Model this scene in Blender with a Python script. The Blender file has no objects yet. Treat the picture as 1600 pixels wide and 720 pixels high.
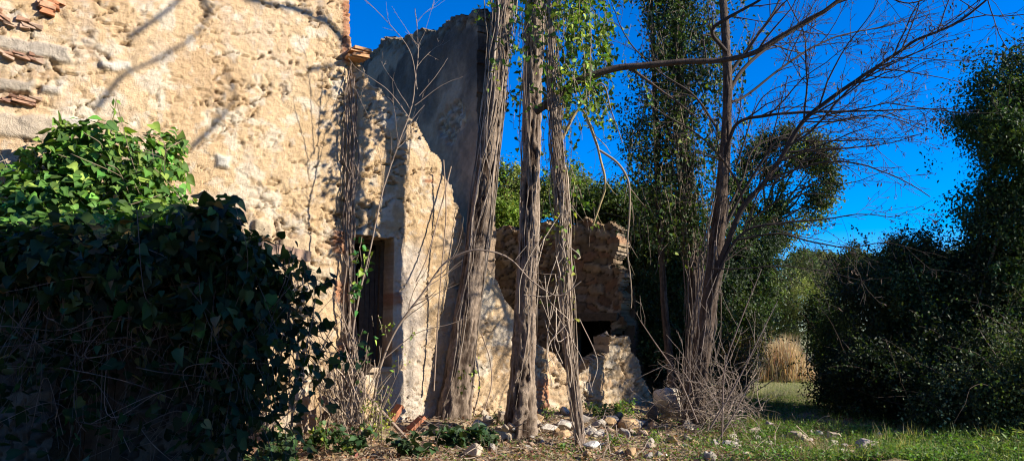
import bpy, bmesh, math, random
import numpy as np
from mathutils import Vector
R = np.random.default_rng(7)
random.seed(7)
scene = bpy.context.scene
COL = scene.collection

# ------------------------------------------------------------------ camera model (photo pixels 1600x720)
F = 1150.0; HOR = 516.0; CAMZ = 1.6
PITCH = math.atan((HOR - 360.0) / F)
ca, sa = math.cos(PITCH), math.sin(PITCH)
def ray(u, v):
    x, y = u - 800.0, 360.0 - v
    return np.array([x, F * ca - y * sa, y * ca + F * sa])
def P(u, v, Y):
    d = ray(u, v); t = Y / d[1]
    return np.array([d[0] * t, Y, CAMZ + d[2] * t])
def PP(pts, Y):
    """pixel path at depth Y (number, or one per point)"""
    Ys = Y if hasattr(Y, '__len__') else [Y] * len(pts)
    return np.array([P(p[0], p[1], y) for p, y in zip(pts, Ys)])
def G(u, v, z=0.0):
    d = ray(u, v); t = (z - CAMZ) / d[2]
    return np.array([d[0] * t, d[1] * t, z])

# wall frame
P0 = np.array([-1.2, 12.25, 0.0])
TD = np.array([3.8, 2.55, 0.0]); TD /= np.linalg.norm(TD)
ND = np.array([TD[1], -TD[0], 0.0])            # outward normal, towards camera and sun
def W(u, v, off=0.0):
    """pixel -> (s, z) on the front wall plane"""
    d = ray(u, v); C = np.array([0, 0, CAMZ])
    t = (np.dot(ND, P0 + ND * off - C)) / np.dot(ND, d)
    p = C + d * t
    return np.array([np.dot(p - P0, TD), p[2]])
def W3(u, v, off=0.0):
    s, z = W(u, v, off)
    return P0 + TD * s + ND * off + np.array([0, 0, z])

# sun
SUN_EL = math.radians(28); sh = np.array([0.968, -0.25]); sh /= np.linalg.norm(sh)
SUN = np.array([sh[0] * math.cos(SUN_EL), sh[1] * math.cos(SUN_EL), math.sin(SUN_EL)])

# ------------------------------------------------------------------ noise
def _h(ix, iy, iz, seed):
    ix = ix.astype(np.int64).astype(np.uint32); iy = iy.astype(np.int64).astype(np.uint32); iz = iz.astype(np.int64).astype(np.uint32)
    h = ix * np.uint32(374761393) + iy * np.uint32(668265263) + iz * np.uint32(2246822519) + np.uint32((seed * 3266489917) & 0xffffffff)
    h = (h ^ (h >> np.uint32(13))) * np.uint32(1274126177)
    h = (h ^ (h >> np.uint32(15))) * np.uint32(2654435761)
    h ^= h >> np.uint32(16)
    return h.astype(np.float64) / 4294967295.0
def noise3(x, y, z, seed=0):
    x, y, z = np.broadcast_arrays(np.asarray(x, float), np.asarray(y, float), np.asarray(z, float))
    ix, iy, iz = np.floor(x), np.floor(y), np.floor(z)
    fx, fy, fz = x - ix, y - iy, z - iz
    fx = fx * fx * (3 - 2 * fx); fy = fy * fy * (3 - 2 * fy); fz = fz * fz * (3 - 2 * fz)
    r = 0
    for a in (0, 1):
        for b in (0, 1):
            for c in (0, 1):
                w = (fx if a else 1 - fx) * (fy if b else 1 - fy) * (fz if c else 1 - fz)
                r = r + w * _h(ix + a, iy + b, iz + c, seed)
    return r
def noise2(x, y, seed=0):
    x, y = np.broadcast_arrays(np.asarray(x, float), np.asarray(y, float))
    ix, iy = np.floor(x), np.floor(y); fx, fy = x - ix, y - iy; z = np.zeros_like(x)
    fx = fx * fx * (3 - 2 * fx); fy = fy * fy * (3 - 2 * fy)
    return ((_h(ix, iy, z, seed) * (1 - fx) + _h(ix + 1, iy, z, seed) * fx) * (1 - fy)
            + (_h(ix, iy + 1, z, seed) * (1 - fx) + _h(ix + 1, iy + 1, z, seed) * fx) * fy)
def fbm2(x, y, oct=4, seed=0):
    a, f, r, n = .5, 1, 0, 0
    for i in range(oct):
        r = r + a * noise2(x * f + i * 17.3, y * f - i * 9.1, seed + i); n += a; a *= .5; f *= 2.03
    return r / n
def fbm3(x, y, z, oct=3, seed=0):
    a, f, r, n = .5, 1, 0, 0
    for i in range(oct):
        r = r + a * noise3(x * f + i * 7.3, y * f, z * f - i * 5.1, seed + i); n += a; a *= .5; f *= 2.03
    return r / n
def voro(x, y, seed=0, jit=.85):
    ix, iy = np.floor(x), np.floor(y)
    f1 = np.full(x.shape, 9.); f2 = np.full(x.shape, 9.); cid = np.zeros(x.shape)
    z = np.zeros_like(x)
    for a in (-1, 0, 1):
        for b in (-1, 0, 1):
            jx, jy = ix + a, iy + b
            px = jx + .5 + jit * (_h(jx, jy, z, seed) - .5); py = jy + .5 + jit * (_h(jx, jy, z, seed + 1) - .5)
            d = np.maximum(np.abs(px - x), np.abs(py - y)) * .55 + np.hypot(px - x, py - y) * .45; idd = _h(jx, jy, z, seed + 2)
            m = d < f1
            f2 = np.where(m, f1, np.minimum(f2, d)); cid = np.where(m, idd, cid); f1 = np.where(m, d, f1)
    return f1, f2, cid
def sst(a, b, x):
    t = np.clip((x - a) / (b - a), 0, 1); return t * t * (3 - 2 * t)
def mix(a, b, m):
    a = np.asarray(a, float); b = np.asarray(b, float); m = np.asarray(m)[..., None]
    return a * (1 - m) + b * m
def unit(v):
    return v / (np.linalg.norm(v, axis=-1, keepdims=True) + 1e-9)

# ------------------------------------------------------------------ mesh building
WL = {}
def nm(name): return name
class MB:
    def __init__(s): s.v = []; s.c = []; s.t = []; s.q = []; s.n = 0
    def add(s, v, tris=None, quads=None, col=(.5, .5, .5)):
        v = np.asarray(v, float).reshape(-1, 3)
        c = np.empty((len(v), 3)); c[:] = col
        s.v.append(v); s.c.append(c)
        if tris is not None and len(tris): s.t.append(np.asarray(tris, np.int64).reshape(-1, 3) + s.n)
        if quads is not None and len(quads): s.q.append(np.asarray(quads, np.int64).reshape(-1, 4) + s.n)
        s.n += len(v)
    def build(s, name, mat, parent=None, smooth=True, origin=None, label=None):
        v = np.concatenate(s.v); c = np.concatenate(s.c)
        if parent is not None: o3 = WL[parent.name]
        elif origin is not None: o3 = np.asarray(origin, float)
        else:
            lo, hi = v.min(0), v.max(0); o3 = np.array([(lo[0] + hi[0]) / 2, (lo[1] + hi[1]) / 2, lo[2]])
        v = v - o3
        t = np.concatenate(s.t) if s.t else np.zeros((0, 3), np.int64)
        q = np.concatenate(s.q) if s.q else np.zeros((0, 4), np.int64)
        me = bpy.data.meshes.new(name)
        me.vertices.add(len(v)); me.vertices.foreach_set('co', v.astype(np.float32).ravel())
        loops = np.concatenate([t.ravel(), q.ravel()]).astype(np.int32)
        me.loops.add(len(loops)); me.loops.foreach_set('vertex_index', loops)
        starts = np.concatenate([np.arange(len(t)) * 3, len(t) * 3 + np.arange(len(q)) * 4]).astype(np.int32)
        me.polygons.add(len(starts)); me.polygons.foreach_set('loop_start', starts)
        me.polygons.foreach_set('use_smooth', np.full(len(starts), bool(smooth)))
        me.update(calc_edges=True)
        a = me.attributes.new('Col', 'FLOAT_COLOR', 'POINT')
        a.data.foreach_set('color', np.concatenate([c, np.ones((len(c), 1))], 1).astype(np.float32).ravel())
        me.materials.append(mat)
        o = bpy.data.objects.new(name, me); COL.objects.link(o)
        if parent is not None:
            o.parent = parent; WL[o.name] = WL[parent.name]
        else:
            o.location = o3; WL[o.name] = o3
        if label: o['label'] = label
        return o
def tag(o, label, cat, group=None, kind=None):
    if label: o['label'] = label
    if cat: o['category'] = cat
    if group: o['group'] = group
    if kind: o['kind'] = kind
    return o
def thing(name, label, cat, loc, group=None):
    o = bpy.data.objects.new(name, None); COL.objects.link(o); o.location = loc; o.empty_display_size = .2
    WL[o.name] = np.asarray(loc, float)
    return tag(o, label, cat, group)

def resample(path, step):
    path = np.asarray(path, float)
    # Catmull-Rom smoothing
    n = len(path)
    if n > 2:
        ext = np.vstack([2 * path[0] - path[1], path, 2 * path[-1] - path[-2]])
        out = []
        for i in range(n - 1):
            p0, p1, p2, p3 = ext[i:i + 4]
            for t in np.linspace(0, 1, 8, endpoint=False):
                out.append(.5 * ((2 * p1) + (-p0 + p2) * t + (2 * p0 - 5 * p1 + 4 * p2 - p3) * t * t + (-p0 + 3 * p1 - 3 * p2 + p3) * t ** 3))
        out.append(path[-1]); path = np.array(out)
    L = np.concatenate([[0], np.cumsum(np.linalg.norm(np.diff(path, axis=0), axis=1))])
    m = max(2, int(L[-1] / step) + 1)
    s = np.linspace(0, L[-1], m)
    return np.stack([np.interp(s, L, path[:, k]) for k in range(3)], 1)
def frames(path):
    t = unit(np.gradient(path, axis=0))
    ref = np.array([0.31, 0.95, 0.05]) if abs(t[0][1]) < .8 else np.array([1., 0, 0.1])
    a = unit(np.cross(t, ref)); b = np.cross(t, a)
    return t, a, b
def tube(mb, path, r, sides=5, col=(.3, .25, .2), rfun=None, cfun=None):
    path = np.asarray(path, float); n = len(path)
    r = np.broadcast_to(np.asarray(r, float), (n,)) if np.ndim(r) else np.full(n, float(r))
    t, a, b = frames(path)
    ang = np.arange(sides) * 2 * math.pi / sides
    rr = r[:, None] * np.ones(sides)
    if rfun is not None: rr = rr * rfun(np.arange(n)[:, None] * np.ones(sides), ang[None, :] * np.ones((n, 1)), path)
    v = path[:, None, :] + (a[:, None, :] * np.cos(ang)[None, :, None] + b[:, None, :] * np.sin(ang)[None, :, None]) * rr[..., None]
    i = np.arange(n - 1)[:, None] * sides; j = np.arange(sides)[None, :]; j2 = (j + 1) % sides
    q = np.stack([i + j, i + j2, i + sides + j2, i + sides + j], -1).reshape(-1, 4)
    c = col if cfun is None else cfun(rr / r[:, None]).reshape(-1, 3)
    mb.add(v.reshape(-1, 3), quads=q, col=c)

HEART_V = np.array([[0, 0, 0], [-.26, -.10, .03], [-.46, .12, .10], [-.38, .45, .07], [-.17, .78, .0], [0, 1.08, -.10],
                    [.17, .78, .0], [.38, .45, .07], [.46, .12, .10], [.26, -.10, .03], [0, .38, -.03]])
HEART_F = np.array([[10, i, i + 1] for i in range(0, 9)] + [[10, 9, 0]])
DIA_V = np.array([[0, 0, 0], [-.30, .45, .07], [0, 1, -.03], [.30, .45, .07]]); DIA_F = np.array([[0, 3, 2], [0, 2, 1]])
BLADE_V = np.array([[-.011, 0, 0], [.011, 0, 0], [.009, .5, .05], [-.009, .5, .05], [0, 1, -.05]]); BLADE_F = np.array([[0, 1, 2], [0, 2, 3], [3, 2, 4]])
LONG_V = np.array([[0, 0, 0], [-.13, .4, .04], [0, 1, -.06], [.13, .4, .04]])
def leaves(mb, pos, size, nrm, col, shape='dia', droop=.6, rng=R):
    """pos (N,3) leaf bases; nrm (N,3) leaf facing; tips hang down by droop"""
    pos = np.asarray(pos, float); N = len(pos)
    if N == 0: return
    tv, tf = {'heart': (HEART_V, HEART_F), 'dia': (DIA_V, DIA_F), 'long': (LONG_V, DIA_F), 'blade': (BLADE_V, BLADE_F)}[shape]
    n = unit(np.asarray(nrm, float) + 1e-6)
    tip = rng.normal(size=(N, 3)); tip[:, 2] -= droop * 2
    y = unit(tip - n * np.sum(tip * n, 1, keepdims=True)); x = np.cross(y, n)
    size = np.broadcast_to(np.asarray(size, float), (N,))
    sv = tv[None] * size[:, None, None]
    curl = rng.uniform(.4, 2.2, N)
    v = pos[:, None] + x[:, None] * sv[..., 0:1] * rng.uniform(.8, 1.15, (N, 1, 1)) + y[:, None] * sv[..., 1:2] + n[:, None] * sv[..., 2:3] * curl[:, None, None]
    k = len(tv)
    f = (tf[None] + np.arange(N)[:, None, None] * k).reshape(-1, 3)
    c = np.broadcast_to(np.asarray(col, float), (N, 3))
    cc = np.repeat(c[:, None], k, 1).copy()
    if shape == 'heart': cc[:, [0, 10]] *= 1.25
    mb.add(v.reshape(-1, 3), tris=f, col=cc.reshape(-1, 3))
def leafcols(n, base, var=.35, alt=None, altp=0., rng=R):
    c = np.asarray(base)[None] * np.exp(rng.normal(0, var, (n, 1))) * np.exp(rng.normal(0, .1, (n, 3)))
    if alt is not None:
        m = rng.random(n) < altp
        c[m] = np.asarray(alt)[None] * np.exp(rng.normal(0, .25, (m.sum(), 1)))
    return np.clip(c, 0.002, .8)

# ------------------------------------------------------------------ materials
def mat(name, rough=.9, bump=0, bscale=60, bdist=.01, var=0., vscale=8, spec=.3, trans=0., tcol=None, col=None, bump2=0, b2scale=200, fib=1.):
    m = bpy.data.materials.new(name); m.use_nodes = True
    nt = m.node_tree; N = nt.nodes; L = nt.links; N.clear()
    out = N.new('ShaderNodeOutputMaterial'); bs = N.new('ShaderNodeBsdfPrincipled')
    bs.inputs['Roughness'].default_value = rough; bs.inputs['Specular IOR Level'].default_value = spec
    at = N.new('ShaderNodeAttribute'); at.attribute_name = 'Col'
    src = at.outputs['Color']
    tc = N.new('ShaderNodeTexCoord')
    if var:
        nz = N.new('ShaderNodeTexNoise'); nz.inputs['Scale'].default_value = vscale; nz.inputs['Detail'].default_value = 8; nz.inputs['Roughness'].default_value = .65
        L.new(tc.outputs['Object'], nz.inputs['Vector'])
        mr = N.new('ShaderNodeMapRange'); mr.inputs['From Min'].default_value = .3; mr.inputs['From Max'].default_value = .7
        mr.inputs['To Min'].default_value = 1 - var; mr.inputs['To Max'].default_value = 1 + var
        L.new(nz.outputs['Fac'], mr.inputs['Value'])
        mu = N.new('ShaderNodeVectorMath'); mu.operation = 'SCALE'
        L.new(src, mu.inputs[0]); L.new(mr.outputs['Result'], mu.inputs['Scale']); src = mu.outputs['Vector']
    L.new(src, bs.inputs['Base Color'])
    last = None
    for s_, b_, d_ in ((bscale, bump, bdist), (b2scale, bump2, bdist * .35)):
        if not b_: continue
        nz = N.new('ShaderNodeTexNoise'); nz.inputs['Scale'].default_value = s_; nz.inputs['Detail'].default_value = 6; nz.inputs['Roughness'].default_value = .6
        mp = N.new('ShaderNodeMapping'); mp.inputs['Scale'].default_value = (1, 1, fib)
        L.new(tc.outputs['Object'], mp.inputs['Vector']); L.new(mp.outputs['Vector'], nz.inputs['Vector'])
        bp = N.new('ShaderNodeBump'); bp.inputs['Strength'].default_value = b_; bp.inputs['Distance'].default_value = d_
        L.new(nz.outputs['Fac'], bp.inputs['Height'])
        if last is not None: L.new(last, bp.inputs['Normal'])
        last = bp.outputs['Normal']
    if last is not None: L.new(last, bs.inputs['Normal'])
    if trans:
        tr = N.new('ShaderNodeBsdfTranslucent'); mx = N.new('ShaderNodeMixShader'); mx.inputs['Fac'].default_value = trans
        mu = N.new('ShaderNodeVectorMath'); mu.operation = 'MULTIPLY'; mu.inputs[1].default_value = tcol or (1.6, 1.9, .6)
        L.new(src, mu.inputs[0]); L.new(mu.outputs['Vector'], tr.inputs['Color'])
        L.new(bs.outputs[0], mx.inputs[1]); L.new(tr.outputs[0], mx.inputs[2]); L.new(mx.outputs[0], out.inputs['Surface'])
    else: L.new(bs.outputs[0], out.inputs['Surface'])
    return m
M_PLASTER = mat('plaster', .95, bump=.6, bscale=22, bdist=.04, var=.14, vscale=14, spec=.1, bump2=.9, b2scale=70)
M_STONE = mat('stone', .95, bump=.6, bscale=18, bdist=.03, var=.2, vscale=9, spec=.15, bump2=.6, b2scale=80)
M_GROUND = mat('earth', .97, bump=.8, bscale=14, bdist=.04, var=.35, vscale=7, spec=.1, bump2=.7, b2scale=70)
M_BARK = mat('bark', .95, bump=1., bscale=42, bdist=.03, var=.4, vscale=14, spec=.08, bump2=.8, b2scale=110, fib=.22)
M_TWIG = mat('twig', .9, var=.25, vscale=6, spec=.2)
M_LEAF = mat('leaf', .58, spec=.2, trans=.22)
M_LEAF_DULL = mat('dull_leaf', .7, spec=.15, trans=.2)
M_GRASS = mat('grass_blade', .6, spec=.25, trans=.3)
M_DRY = mat('dry_stalk', .9, spec=.1, trans=.3, tcol=(1.1, 1, .7))
M_WOOD = mat('old_wood', .9, bump=.5, bscale=30, bdist=.01, var=.3, vscale=12, spec=.15)
M_BRICK = mat('fired_clay', .95, bump=.6, bscale=40, bdist=.012, var=.25, vscale=15, spec=.1)

# ------------------------------------------------------------------ ground
def gh(x, y):
    x = np.asarray(x, float); y = np.asarray(y, float)
    d = (x - P0[0]) * ND[0] + (y - P0[1]) * ND[1]      # distance in front of the wall
    s = (x - P0[0]) * TD[0] + (y - P0[1]) * TD[1]
    fade = sst(70, 25, np.hypot(x, y))
    h = (fbm2(x * .45, y * .45, 3, 3) - .5) * .22 + (fbm2(x * 2.3, y * 2.3, 4, 5) - .5) * .12
    h = h * fade
    heap = sst(1.9, .1, np.abs(d)) * sst(-3.5, -1, s) * sst(7, 5, s) * .16
    return h + heap * (0.6 + .8 * fbm2(x * 1.7, y * 1.7, 3, 9))
def build_ground():
    def axis(lo, hi, fine, a, b, grow=1.16):
        c = list(np.arange(a, b, fine)); st = fine; x = b
        while x < hi: c.append(x); st *= grow; x += st
        c.append(hi); st = fine; x = a - fine
        while x > lo: c.insert(0, x); st *= grow; x -= st
        c.insert(0, lo); return np.array(c)
    xs = axis(-700, 700, .05, -4, 10.5); ys = axis(-60, 1200, .05, 8.5, 19)
    X, Y = np.meshgrid(xs, ys); Z = gh(X, Y)
    near = (X > -6) & (X < 13) & (Y > 7) & (Y < 24)
    litter = fbm2(X * 9, Y * 9, 3, 31)
    Z = Z + near * (litter - .5) * .05
    earth = mix((.27, .19, .115), (.36, .28, .18), fbm2(X * 1.3, Y * 1.3, 4, 12))
    earth = mix(earth, (.20, .125, .075), sst(.5, .7, litter) * .7)
    gr = sst(.42, .58, fbm2(X * .7, Y * .7, 4, 21)) * sst(2.5, 5, X)
    gr = np.maximum(gr * .55, sst(20, 26, np.hypot(X, Y)) * .8)
    c = mix(earth, (.07, .10, .03), gr)
    c = mix(c, (.30, .27, .12), sst(.45, .6, fbm2(X * .5, Y * .5, 3, 77)) * sst(18, 22, Y) * .7)
    m = MB(); ny, nx = X.shape
    i = np.arange(ny - 1)[:, None] * nx + np.arange(nx - 1)[None]
    m.add(np.stack([X, Y, Z], -1).reshape(-1, 3), quads=np.stack([i, i + 1, i + nx + 1, i + nx], -1).reshape(-1, 4), col=c.reshape(-1, 3))
    g = m.build('ground', M_GROUND, origin=(0, 0, 0)); g['kind'] = 'structure'
build_ground()
def GG(u, v):
    p = G(u, v)
    for _ in range(3): p = G(u, v, float(gh(p[0], p[1])))
    return p

# ------------------------------------------------------------------ walls
def wall_mesh(mb, o3, td, nd, s0, s1, z0, z1, res, inside, front, thick, backcol=(.3, .24, .17)):
    ns, nz = int((s1 - s0) / res), int((z1 - z0) / res)
    S, Z = np.meshgrid(np.linspace(s0, s1, ns + 1), np.linspace(z0, z1, nz + 1), indexing='ij')
    cs, cz = (S[:-1, :-1] + S[1:, 1:]) / 2, (Z[:-1, :-1] + Z[1:, 1:]) / 2
    M = inside(cs, cz)
    D, C = front(S, Z)
    up = np.array([0, 0, 1.])
    base = o3 + td * S[..., None] + up * Z[..., None]
    A = (base + nd * D[..., None]).reshape(-1, 3); C = C.reshape(-1, 3)
    bn = (fbm2(S * 4, Z * 4, 3, 91) - .5) * .08
    B = (base - nd * (thick + bn)[..., None]).reshape(-1, 3)
    w = nz + 1
    ii, jj = np.nonzero(M); k = ii * w + jj
    def put(V, cc, q):
        u, inv = np.unique(q, return_inverse=True)
        mb.add(V[u], quads=inv.reshape(-1, 4), col=cc[u])
    put(A, C, np.stack([k, k + w, k + w + 1, k + 1], -1))
    BC = np.empty_like(C); BC[:] = backcol
    put(B, BC, np.stack([k + 1, k + w + 1, k + w, k], -1))
    Mp = np.pad(M, 1)
    def side(di, dj, e0, e1):
        nb = Mp[1 + di:1 + di + M.shape[0], 1 + dj:1 + dj + M.shape[1]]
        a, b = np.nonzero(M & ~nb); k = a * w + b
        if len(k) == 0: return
        q0, q1 = k + e0, k + e1; n = len(k)
        rows = 7; V = []; cc = []; out = td * di + up * dj
        for t_ in np.linspace(0, 1, rows):
            for q_ in (q0, q1):
                p_ = A[q_] * (1 - t_) + B[q_] * t_
                nz_ = fbm3(p_[:, 0] * 6, p_[:, 1] * 6, p_[:, 2] * 6, 3, 8) - .5
                V.append(p_ + out * (nz_ * (.32 if dj > 0 else .06) * math.sin(math.pi * t_))[:, None])
                base_c = C[q_] * (1 - t_) + (BC[q_] * .4 + C[q_] * .6) * t_
                cc.append(base_c * (1 + (1.0 if dj > 0 else .3) * nz_)[:, None])
        r = np.arange(n); Q = []
        for k_ in range(rows - 1):
            o_ = 2 * n * k_; Q.append(np.stack([r + o_, r + n + o_, r + 3 * n + o_, r + 2 * n + o_], -1))
        mb.add(np.concatenate(V), quads=np.concatenate(Q), col=np.clip(np.concatenate(cc), .02, .8))
    side(1, 0, w, w + 1)[0] if False else side(1, 0, w + 1, w)
    side(-1, 0, 0, 1); side(0, 1, 1, w + 1); side(0, -1, w, 0)

def rubble(S, Z, sx, sz, seed, c_list, mortar):
    wx = S + (fbm2(S * 2.2, Z * 2.2, 3, seed) - .5) * .30; wz = Z + (fbm2(S * 2.2, Z * 2.2, 3, seed + 5) - .5) * .18
    k = np.where(fbm2(S * .9, Z * .9, 2, seed + 13) > .52, 1.0, 1.75)
    f1, f2, cid = voro(wx / sx * k, wz / sz * k, seed)
    e = (f2 - f1) / k; body = sst(.015, .085, e)
    pal = np.array(c_list); idx = np.minimum((cid * len(pal)).astype(int), len(pal) - 1)
    sc = pal[idx] * (0.7 + .6 * ((cid * 7.13) % 1))[..., None]
    sc = sc * (.7 + .6 * fbm2(S * 14, Z * 14, 4, seed + 9))[..., None]
    tilt = ((cid * 13.7) % 1 - .5) * np.sin(S * 9 + cid * 40) + ((cid * 29.3) % 1 - .5) * np.sin(Z * 12 + cid * 60)
    D = body * (.015 + .065 * ((cid * 3.7) % 1) + .035 * tilt) + (fbm2(S * 7, Z * 7, 4, seed + 2) - .5) * .07
    D = D + (fbm2(S * .8, Z * .8, 3, seed + 11) - .5) * .14
    return D, mix(mortar, sc, sst(.02, .08, e)), cid

STONES = [(.44, .36, .26), (.50, .39, .25), (.40, .29, .19), (.36, .33, .29), (.52, .44, .33), (.42, .27, .17)]
# window hole in (s,z)
wa, wb = W(546, 366), W(612, 575)
WS0, WS1, WZ1, WZ0 = wa[0], wb[0], wa[1], wb[1]
prof_px = [(-400, -260), (546, -260), (547.5, 60), (553, 88), (560, 96), (571, 108), (580, 132), (596, 140), (603, 152), (620, 168), (636, 180), (650, 190), (660, 212),
           (672, 230), (686, 250), (689, 272), (704, 290), (712, 318), (722, 340), (728, 372), (745, 392), (760, 418), (776, 436), (790, 470), (806, 490),
           (812, 520), (838, 541), (868, 553), (880, 575), (898, 592), (915, 575), (932, 558), (952, 552), (954, 527), (984, 526), (988, 552), (1000, 562), (1006, 590), (1015, 602), (1021, 630), (1024, 660)]
prof = np.array([W(*p) for p in prof_px])
def top_z(s): return np.interp(s, prof[:, 0], prof[:, 1], left=prof[0, 1], right=-1)
S_CORNER = W(547, 200)[0]
def rect_mask(S, Z, u0, v0, u1, v1, soft=.03, warp=.05, seed=1):
    a, b = W(u0, v0), W(u1, v1)
    ws = S + (fbm2(S * 4, Z * 4, 3, seed) - .5) * warp * 2; wz = Z + (fbm2(S * 4, Z * 4, 3, seed + 4) - .5) * warp * 2
    d = np.minimum(np.minimum(ws - min(a[0], b[0]), max(a[0], b[0]) - ws), np.minimum(wz - min(a[1], b[1]), max(a[1], b[1]) - wz))
    return sst(-soft, soft, d)
def front_fn(S, Z):
    # plaster
    D = (fbm2(S * .9, Z * .9, 3, 40) - .5) * .07 + (fbm2(S * 4.5, Z * 4.5, 4, 41) - .5) * .020 + (fbm2(S * 15, Z * 22, 4, 42) - .5) * .026
    C = mix((.57, .40, .23), (.65, .485, .30), sst(.3, .7, fbm2(S * 1.1, Z * 1.1, 4, 43)))
    C = mix(C, (.52, .365, .20), sst(.52, .72, fbm2(S * .55 + 3, Z * .8, 4, 44)) * .65)
    C = mix(C, (.68, .60, .47), sst(.6, .7, fbm2(S * 3.2, Z * 3.2, 3, 45)) * .8)
    C = mix(C, (.56, .45, .34), sst(.55, .72, fbm2(S * 6, Z * 2, 3, 145)) * .45)
    # streaks of grey render beside the window
    gx = sst(W(612, 500)[0] - .05, W(625, 500)[0], S) * sst(W(672, 500)[0], W(650, 500)[0], S) * sst(3.1, 2.7, Z)
    C = mix(C, (.60, .52, .43), gx * .85)
    # eroded areas show rubble
    low = sst(3.2, .4, Z) * .07; lowright = sst(W(560, 400)[0], W(760, 500)[0], S) * .05
    band = np.exp(-((Z - (3.1 + .12 * S)) / .75) ** 2) * sst(-4.8, -3.6, S) * sst(-1.6, -2.2, S) * .16
    nearcorner = np.exp(-((S - S_CORNER) / .55) ** 2) * .10
    tl = sst(-4.6, -6.2, S) * sst(3.4, 4.2, Z) * .11
    topedge = sst(.12, .0, top_z(S) - Z) * .10 - sst(W(600, 300)[0], W(640, 300)[0], S) * sst(1.3, 2., Z) * .05
    lw = sst(W(830, 600)[0], W(880, 600)[0], S) * .22
    n = fbm2(S * .8 + 11, Z * .8, 4, 46) * .55 + fbm2(S * 3.1, Z * 3.1, 4, 47) * .45
    er = sst(.615, .68, n + low + lowright + band + nearcorner + tl + topedge + lw)
    rd, rc, cid = rubble(S, Z, .27, .17, 50, STONES, (.53, .41, .26))
    rc = mix(rc, C, .42)
    D = D * (1 - .3 * er) + er * (rd * .5 - .03)
    C = mix(C, rc, er * .75)
    C = C * (.84 + .32 * fbm2(S * 19, Z * 19, 4, 48))[..., None]
    spk = sst(.64, .72, fbm2(S * 11, Z * 11, 3, 49)); C = mix(C, (.62, .55, .45), spk * .5)
    # pits and holes where plaster has fallen out
    for sc, seed, dep, pr in ((.30, 60, .04, .12), (.09, 63, .02, .25), (.8, 66, .05, .14)):
        wx = S + (fbm2(S * 8, Z * 8, 4, seed) - .5) * .34; wz = Z + (fbm2(S * 8, Z * 8, 4, seed + 4) - .5) * .20
        f1, f2, ci = voro(wx / sc, wz / (sc * .62), seed, .95)
        rad = .06 + .13 * ((ci * 5.7) % 1)
        pit = sst(rad, rad * .45, f1) * (ci < pr)
        D = D - dep * pit; C = mix(C, (.40, .29, .18), pit * .7)
    # slanting cracks / undercut ledges
    cr = np.abs(fbm2(S * 1.6 + Z * .7, Z * 3.0 - S * .5, 4, 70) - .5)
    crm = sst(.016, .004, cr) * sst(.44, .56, fbm2(S * .9, Z * .9, 3, 72))
    D = D - .06 * crm; C = mix(C, (.34, .24, .15), crm * .7)
    chip = np.abs(fbm2(S * 4.2, Z * 6.5, 3, 74) - .5); chm = sst(.02, .006, chip) * sst(.5, .6, fbm2(S * 2.1, Z * 2.1, 3, 75)); D = D - .035 * chm; C = mix(C, (.36, .26, .165), chm * .5)
    # smoother wall foot
    # quoin stones at the left end and stone patches
    for k, (u0, v0, u1, v1, cc) in enumerate([(-90, 38, 108, 98, (.42, .375, .31)), (-90, 106, 56, 150, (.38, .335, .27)), (-90, 163, 92, 222, (.47, .40, .31)), (-90, 240, 70, 285, (.46, .385, .29)),
                                              (62, 130, 92, 150, (.52, .47, .40)), (100, 185, 150, 215, (.5, .46, .4)), (440, 365, 490, 402, (.55, .42, .27)), (395, 345, 425, 372, (.5, .41, .29)),
                                              (160, 92, 205, 112, (.6, .57, .5)), (480, 420, 520, 440, (.56, .46, .32)), (335, 240, 358, 262, (.56, .54, .48))]):
        m = rect_mask(S, Z, u0, v0, u1, v1, .03, .09, 80 + k)
        D = D * (1 - m) + m * (.05 + (fbm2(S * 6, Z * 6, 4, 90 + k) - .5) * .07)
        C = mix(C, np.asarray(cc) * (.82 + .36 * fbm2(S * 22, Z * 22, 3, 95))[..., None], m * .9)
    # brick-red scars: window jamb, lintel end, wall corner, foot
    for k, (u0, v0, u1, v1) in enumerate([(522, 360, 543, 395), (527, 440, 546, 475), (528, 535, 546, 560), (612, 455, 628, 475), (538, 0, 547, 100), (-60, 0, 6, 30),
                                          (812, 590, 826, 655), (838, 590, 856, 652), (660, 280, 675, 288)]):
        m = rect_mask(S, Z, u0, v0, u1, v1, .02, .05, 180 + k)
        brick = (np.floor(Z / .075) + np.floor(S / .2 + .5 * (np.floor(Z / .075) % 2)) * 13) * 1.37 % 1
        D = D + m * (.02 - .03 * (((Z / .075) % 1) < .2))
        C = mix(C, mix((.42, .17, .085), (.50, .27, .16), brick), m * .85)
    # vertical chase in the wall with dark old stems beside the corner
    ch = np.exp(-((S - S_CORNER - .02 - .03 * np.sin(Z * 3)) / .06) ** 2) * sst(W(550, 385)[1], W(550, 370)[1], Z) * sst(W(550, 90)[1], W(550, 110)[1], Z)
    D = D - .10 * ch * (.5 + fbm2(S * 9, Z * 3, 3, 77))
    # keep the wall shallow at the window edge
    we = np.maximum(np.maximum(WS0 - S, S - WS1), np.maximum(WZ0 - Z, Z - WZ1))
    D = D * sst(-.02, .12, np.maximum(we, 0) + .03)
    return D, np.clip(C * np.array([.84, .81, .77]), .02, .8)
def front_in(cs, cz):
    j = (fbm2(cs * 5, cz * 5, 3, 33) - .5) * .07
    tz = top_z(cs + j) + (fbm2(cs * 6, cz * 0, 3, 34) - .5) * .08
    ins = cz < tz
    rag = (fbm2(cs * 0, cz * 7, 3, 35) - .5) * .07
    hole = (cs > WS0 + rag * .6) & (cs < WS1 + rag * .25) & (cz > WZ0 + rag) & (cz < WZ1 + (fbm2(cs * 7, cz * 0, 2, 36) - .5) * .05)
    return ins & ~hole
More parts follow.
